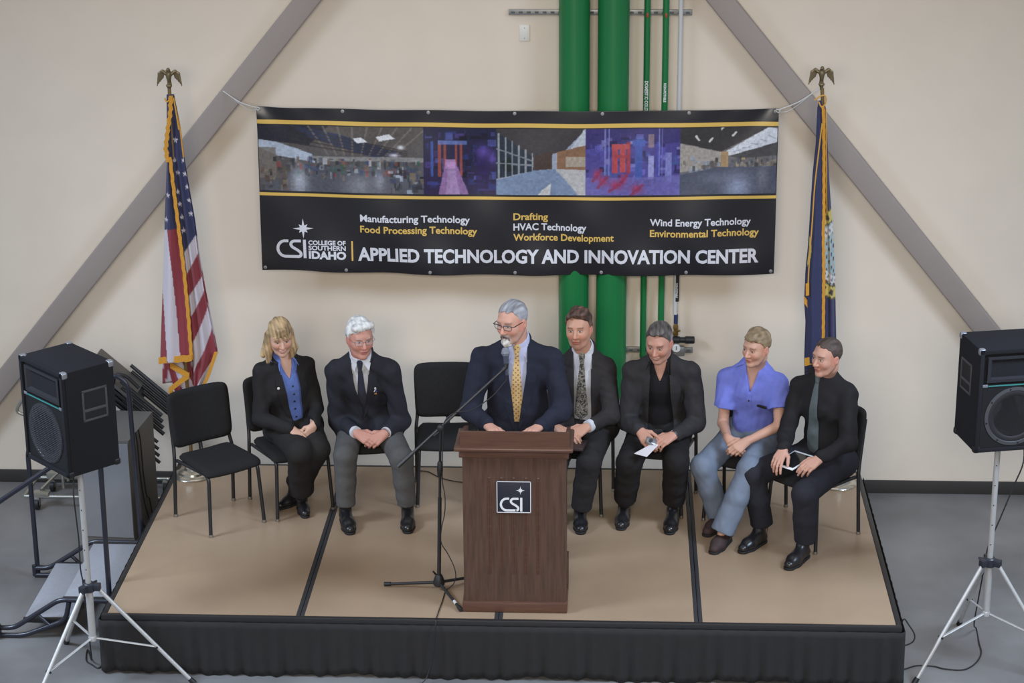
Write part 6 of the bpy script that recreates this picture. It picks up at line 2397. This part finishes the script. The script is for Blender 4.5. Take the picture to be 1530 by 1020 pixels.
cr = nd(nt, 'ShaderNodeValToRGB', -750, 500)
cr.color_ramp.elements[0].position = 0.44
cr.color_ramp.elements[0].color = lin((52, 47, 46))
cr.color_ramp.elements[1].position = 0.56
cr.color_ramp.elements[1].color = lin((136, 128, 112))
nt.links.new(tcn.outputs['Object'], nz.inputs['Vector'])
nt.links.new(nz.outputs['Fac'], cr.inputs['Fac'])
nt.links.new(cr.outputs['Color'], nt.nodes['Principled BSDF'].inputs['Base Color'])
necktie(B, ss, M_ptie, p, 0.40, w=0.046, du=-0.022, knot=0.008)
cuff(B, 'L', M_wh, p, 0.043, 0.80, 1.02)
link_mesh('trousers', B.trousers(dict(leg=(0.100, 0.082, 0.076, 0.068), hem=0.88, seed=7)), cloth('charcoal_trouser_cloth', (44, 42, 42)), p)
B.shoe('R', M_shoe, p, M_sole)
B.shoe('L', M_shoe, p, M_sole)
B.hair(dict(vol=0.014, line=SHORT_LINE, lumps=[((0.0, 0.045, 0.112), (0.055, 0.04, 0.024)), ((-0.03, 0.06, 0.098), (0.03, 0.026, 0.02)), ((0.035, 0.02, 0.115), (0.04, 0.05, 0.022))], amp=0.0045, wave=(70, 70, 70)), hair_mat('brown_curly_hair', (84, 64, 54), 0.25, (20, 20, 20)), p, 24)
fo = MB().box((2.872, 1.425, 0.984), (0.15, 0.21, 0.022), rot=Matrix.Rotation(math.radians(-8), 3, 'Z') @ Matrix.Rotation(math.radians(-6), 3, 'X'), bevel=0.004)
tag(fo.build('folder', mat('brown_leather', (52, 38, 36), 0.5, var=0.1)), 'dark brown folder on the lap of the person in patterned tie', 'folder')

# --- person in charcoal blazer and black open-collared shirt
J = dict(head=(3.426, 1.600, 1.646), neck=(3.438, 1.705, 1.442), shR=(3.256, 1.720, 1.360), shL=(3.640, 1.700, 1.370), elR=(3.226, 1.710, 1.045), elL=(3.690, 1.670, 1.06), wrR=(3.305, 1.460, 1.078), wrL=(3.530, 1.455, 1.052),
         pel=(3.448, 1.870, 0.945), hipR=(3.348, 1.880, 0.945), hipL=(3.548, 1.850, 0.945), knR=(3.236, 1.400, 0.872), knL=(3.545, 1.380, 0.888), anR=(3.205, 1.560, 0.475), anL=(3.538, 1.540, 0.475), toeR=(3.183, 1.350, 0.4), toeL=(3.505, 1.290, 0.4))
B = Body(J, (-0.34, -1, -0.30), hs=1.04, bulk=1.06, shup=0.072)
o = dict(skin=(204, 148, 124), open=True, jaw=1.04, eye=0.7, brow=(70, 58, 54), smile=True, neckw=1.08, stubble=((150, 116, 104), 0.2),
         hands=[dict(W=J['wrR'], d=V(0.045, -0.065, -0.040), n=V(-0.35, -0.65, 0.65), side=1, curls=[(0.35, 0.6, 0.4), (0.45, 0.7, 0.45), (0.5, 0.75, 0.5), (0.55, 0.8, 0.5)], thumb=0.1, size=1.08),
                dict(W=J['wrL'], d=V(-0.085, -0.060, -0.022), n=V(0.1, -0.5, 0.85), side=-1, curls=[(0.2, 0.45, 0.3), (0.3, 0.6, 0.35), (0.4, 0.65, 0.4), (0.45, 0.7, 0.4)], thumb=0.2, size=1.08)])
p = person(B, 'seated person in charcoal blazer over black open-collared shirt holding paper', o)
M_blz = cloth('charcoal_blazer_cloth', (50, 48, 49), var=0.08)
M_bs = cloth('black_knit_shirt', (30, 29, 31))
_, ss = shirt_torso(B, M_bs, p, 0.010, rows=[(-0.06, 0.046, 0.046), (0.0, 0.036, 0.036), (0.05, 0.020, 0.020), (0.095, 0.003, 0.003)])
rows = [(0.0, 0.064, 0.066), (0.10, 0.072, 0.072), (0.24, 0.076, 0.080), (0.38, 0.082, 0.096), (0.48, 0.08, 0.09)]
jk, js, jb = suit_jacket(B, dict(), p, M_blz, rows, skirt=0.30, sleeve=(0.076, 0.064, 0.047), seed=15)
collar(B, p, M_bs, spread=0.078, r=0.064, leaf=0.080, gap=0.7)
cuff(B, 'R', M_wh, p, 0.036, 0.90, 0.97)
cuff(B, 'L', M_wh, p, 0.036, 0.90, 0.97)
e_, w_ = Vector(B.J['elL']), Vector(B.J['wrL'])
MB().tube([e_.lerp(w_, 0.98), e_.lerp(w_, 1.04)], 0.0305, 18).build('wristwatch', M_steel, p)
link_mesh('trousers', B.trousers(dict(leg=(0.102, 0.086, 0.080, 0.074), hem=0.80, seed=8)), cloth('black_trousers_plain', (34, 32, 32)), p)
B.shoe('R', M_shoe, p, M_sole)
B.shoe('L', M_shoe, p, M_sole)
B.hair(dict(vol=0.008, line=SHORT_LINE[:-3] + [(0.050, 0.086), (0.075, 0.099), (0.11, 0.103)], sides=(124, 120, 118), lumps=[((0.0, 0.04, 0.112), (0.055, 0.05, 0.022))], amp=0.002, wave=(120, 20, 40)), hair_mat('dark_grey_hair', (84, 78, 74), 0.2), p, 25)
ph = MB().box((3.378, 1.352, 1.046), (0.072, 0.050, 0.024), rot=Matrix.Rotation(math.radians(20), 3, 'Y') @ Matrix.Rotation(math.radians(30), 3, 'X'), bevel=0.006)
pho = tag(ph.build('camera', mat('silver_casing', (150, 152, 156), 0.3, metal=0.6)), 'small silver pocket camera held between hands above the folded paper', 'camera')
adopt(MB().lathe((3.378, 1.338, 1.058), [(0.012, 0), (0.012, 0.012), (0.008, 0.013)], axis=(0.1, -0.8, 0.5), n=18).build('lens', M_dark_pl), pho)
pp = MB().prism([(3.268, 1.300, 0.978), (3.350, 1.262, 0.972), (3.425, 1.325, 1.030), (3.395, 1.345, 1.036)], (0.0, 0.002, 0.003))
tag(pp.build('paper', mat('white_paper', (206, 202, 206), 0.8)), 'folded white paper held below the small silver camera', 'paper')

# --- person in blue polo shirt and jeans
J = dict(head=(4.057, 1.500, 1.652), neck=(4.061, 1.620, 1.458), shR=(3.885, 1.690, 1.375), shL=(4.212, 1.580, 1.385), elR=(3.862, 1.650, 1.066), elL=(4.222, 1.450, 1.130), wrR=(3.886, 1.425, 1.045), wrL=(4.005, 1.375, 1.045),
         pel=(4.063, 1.730, 0.945), hipR=(3.968, 1.780, 0.945), hipL=(4.150, 1.670, 0.945), knR=(3.722, 1.400, 0.850), knL=(4.020, 1.220, 0.915), anR=(3.846, 1.450, 0.470), anL=(3.842, 1.130, 0.490), toeR=(3.742, 1.268, 0.4), toeL=(3.778, 0.990, 0.4))
B = Body(J, (-0.85, -1, -0.12), tilt=-0.04, hs=0.98, bulk=0.95, shup=0.02)
o = dict(skin=(210, 158, 132), open=True, jaw=0.95, eye=0.75, brow=(110, 84, 62), neckw=0.95, arm=1.0,
         hands=[dict(W=J['wrR'], d=V(0.045, -0.060, -0.040), n=V(-0.4, -0.6, 0.6), side=1, curls=[(0.4, 0.7, 0.4), (0.45, 0.8, 0.45), (0.5, 0.85, 0.5), (0.55, 0.85, 0.5)], thumb=0.2, size=1.0),
                dict(W=J['wrL'], d=V(-0.075, -0.045, -0.042), n=V(0.2, -0.75, 0.6), side=-1, curls=[(0.45, 0.75, 0.4), (0.5, 0.85, 0.45), (0.55, 0.9, 0.5), (0.6, 0.9, 0.5)], thumb=0.3, size=1.0)])
p = person(B, 'seated person in blue polo shirt and faded jeans, hands clasped', o)
M_polo = cloth('blue_polo_knit', (112, 121, 198), bump=0.15, bscale=90)
s = B.sleeves(Shape(), (0.068, 0.074, 0.06), short=0.62)
for X in 'RL':
    a, e = B.J['sh' + X], B.J['el' + X]
    hp, d = a + (e - a) * 0.62, unit(e - a)
    s.cut(lambda P, hp=hp, d=d: np.where(((P - hp) ** 2).sum(-1) < 0.13 ** 2, (P - hp) @ d, -1.0), 0.003)
s.p += B.torso_shape(0.016, hem=-0.03).p
s.cone(B.N0 - B.U * 0.03, B.J['neck'], 0.076, 0.066, k=0.03)
B.neck_hole(s, 0.058, 0.01)
B.wrinkle(s, 16, 0.005, 20)
full = Shape(); full.p = list(s.p)
B.opening(s, [(-0.06, 0.046, 0.046), (0.0, 0.036, 0.036), (0.06, 0.020, 0.020), (0.12, 0.003, 0.003)])
link_mesh('polo_shirt', s.mesh('polo_shirt', 0.0055), M_polo, p)
collar(B, p, M_polo, spread=0.090, r=0.060, leaf=0.080, gap=0.7)
B.patch('placket', [(0.13, -0.016, 0.016), (0.24, -0.016, 0.016)], full, M_polo, p, lift=0.003)
q = B.spot(full, 0.175, 0.0, 0.005)
MB().lathe(Vector(q), [(0.006, 0), (0.006, 0.003), (0.004, 0.004)], axis=Vector(B.F), n=12).build('button', M_button, p)
q = Vector(B.spot(full, 0.215, 0.085, 0.006))
tagb = MB().box(q, (0.066, 0.006, 0.020), rot=Matrix((Vector(B.lat), -Vector(B.F), Vector(B.U))).transposed() @ Matrix.Rotation(math.radians(-8), 3, 'Y').inverted(), bevel=0.002)
tagb.build('name_badge', M_blkf, p)
M_jean = cloth('faded_denim', (112, 122, 138), var=0.12, scale=9)
link_mesh('trousers', B.trousers(dict(leg=(0.094, 0.080, 0.076, 0.080), hem=0.97, seed=9)), M_jean, p)['label'] = 'faded blue denim jeans'
B.shoe('R', M_brshoe, p, M_sole, L=0.29)
B.shoe('L', M_brshoe, p, M_sole, L=0.29)
B.hair(dict(vol=0.010, line=SHORT_LINE[:-3] + [(0.050, 0.068), (0.075, 0.080), (0.11, 0.082)], lumps=[((0.0, 0.062, 0.092), (0.05, 0.036, 0.024)), ((0.0, 0.02, 0.118), (0.05, 0.06, 0.022))], amp=0.003, wave=(60, 30, 60)), hair_mat('sandy_hair', (132, 112, 86), 0.13), p, 26)

# --- person in black shirt and grey tie with the tablet
J = dict(head=(4.488, 1.220, 1.690), neck=(4.495, 1.335, 1.490), shR=(4.338, 1.425, 1.410), shL=(4.642, 1.250, 1.420), elR=(4.262, 1.340, 1.112), elL=(4.640, 1.110, 1.150), wrR=(4.228, 1.120, 1.100), wrL=(4.452, 1.015, 1.076),
         pel=(4.535, 1.380, 0.945), hipR=(4.465, 1.445, 0.945), hipL=(4.615, 1.295, 0.945), knR=(4.045, 1.200, 0.890), knL=(4.354, 0.920, 0.872), anR=(4.121, 1.220, 0.475), anL=(4.380, 0.990, 0.475), toeR=(3.960, 1.010, 0.4), toeL=(4.245, 0.765, 0.4))
B = Body(J, (-1, -0.85, -0.06), tilt=-0.02, hs=0.99, bulk=0.96, shup=0.035)
o = dict(skin=(206, 152, 128), jaw=0.98, eye=0.8, brow=(70, 54, 46), neckw=0.95,
         hands=[dict(W=J['wrR'], d=V(-0.040, -0.062, -0.050), n=V(-0.2, -0.35, 0.85), side=1, curls=[(0.2, 0.35, 0.25), (0.3, 0.45, 0.3), (0.35, 0.5, 0.3), (0.4, 0.5, 0.3)], thumb=0.0, size=1.02, spread=0.9),
                dict(W=J['wrL'], d=V(-0.078, -0.050, -0.034), n=V(0.15, -0.5, 0.85), side=-1, curls=[(0.3, 0.4, 0.3), (0.35, 0.5, 0.3), (0.4, 0.55, 0.3), (0.45, 0.6, 0.3)], thumb=0.3, size=1.02)])
p = person(B, 'seated person in black shirt and grey tie holding a tablet', o)
M_bsh = cloth('black_dress_shirt', (36, 34, 35))
s = B.torso_shape(0.016, hem=0.0)
s.cone(B.N0 - B.U * 0.03, B.J['neck'], 0.076, 0.066, k=0.03)
tb_ = Shape()
tb_.p = list(s.p)
B.wrinkle(tb_, 17, 0.005, 22)
B.sleeves(s, (0.064, 0.056, 0.042), to=0.93, pad=0.006)
B.neck_hole(s, 0.058, 0.012)
B.wrinkle(s, 17, 0.005, 22)
link_mesh('shirt', s.mesh('shirt', 0.0055), M_bsh, p)
collar(B, p, M_bsh, spread=0.05, r=0.060, leaf=0.07)
necktie(B, tb_, cloth('grey_tie', (88, 96, 98)), p, 0.49, w=0.046, knot=0.004, u0=-0.012, du=-0.045)
link_mesh('trousers', B.trousers(dict(leg=(0.098, 0.082, 0.076, 0.074), hem=0.88, seed=10)), cloth('dark_trousers', (40, 40, 46)), p)
B.shoe('R', M_shoe, p, M_sole)
B.shoe('L', M_shoe, p, M_sole)
e_, w_ = Vector(B.J['elR']), Vector(B.J['wrR'])
MB().tube([e_.lerp(w_, 0.97), e_.lerp(w_, 1.0)], 0.030, 18).build('bracelet', M_sil, p)
B.hair(dict(vol=0.002, line=SHORT_LINE, amp=0.0015), hair_mat('short_dark_brown_hair', (74, 62, 56), 0.2), p, 27)
tb = empty('tablet', (4.295, 1.12, 1.02), 'white rimmed tablet on the lap of the person with grey tie', 'tablet')
tr_ = Matrix.Rotation(math.radians(-41), 3, 'Z') @ Matrix.Rotation(math.radians(6), 3, 'X')
MB().box((4.295, 1.125, 1.016), (0.155, 0.235, 0.009), rot=tr_, bevel=0.004, seg=3).build('tablet_body', mat('white_tablet', (224, 224, 226), 0.35), tb)
MB().box(Vector((4.295, 1.125, 1.016)) + tr_ @ Vector((0, 0.0, 0.0046)), (0.134, 0.196, 0.0012), rot=tr_).build('screen', mat('dark_glass', (34, 34, 36), 0.12, spec=0.6), tb)
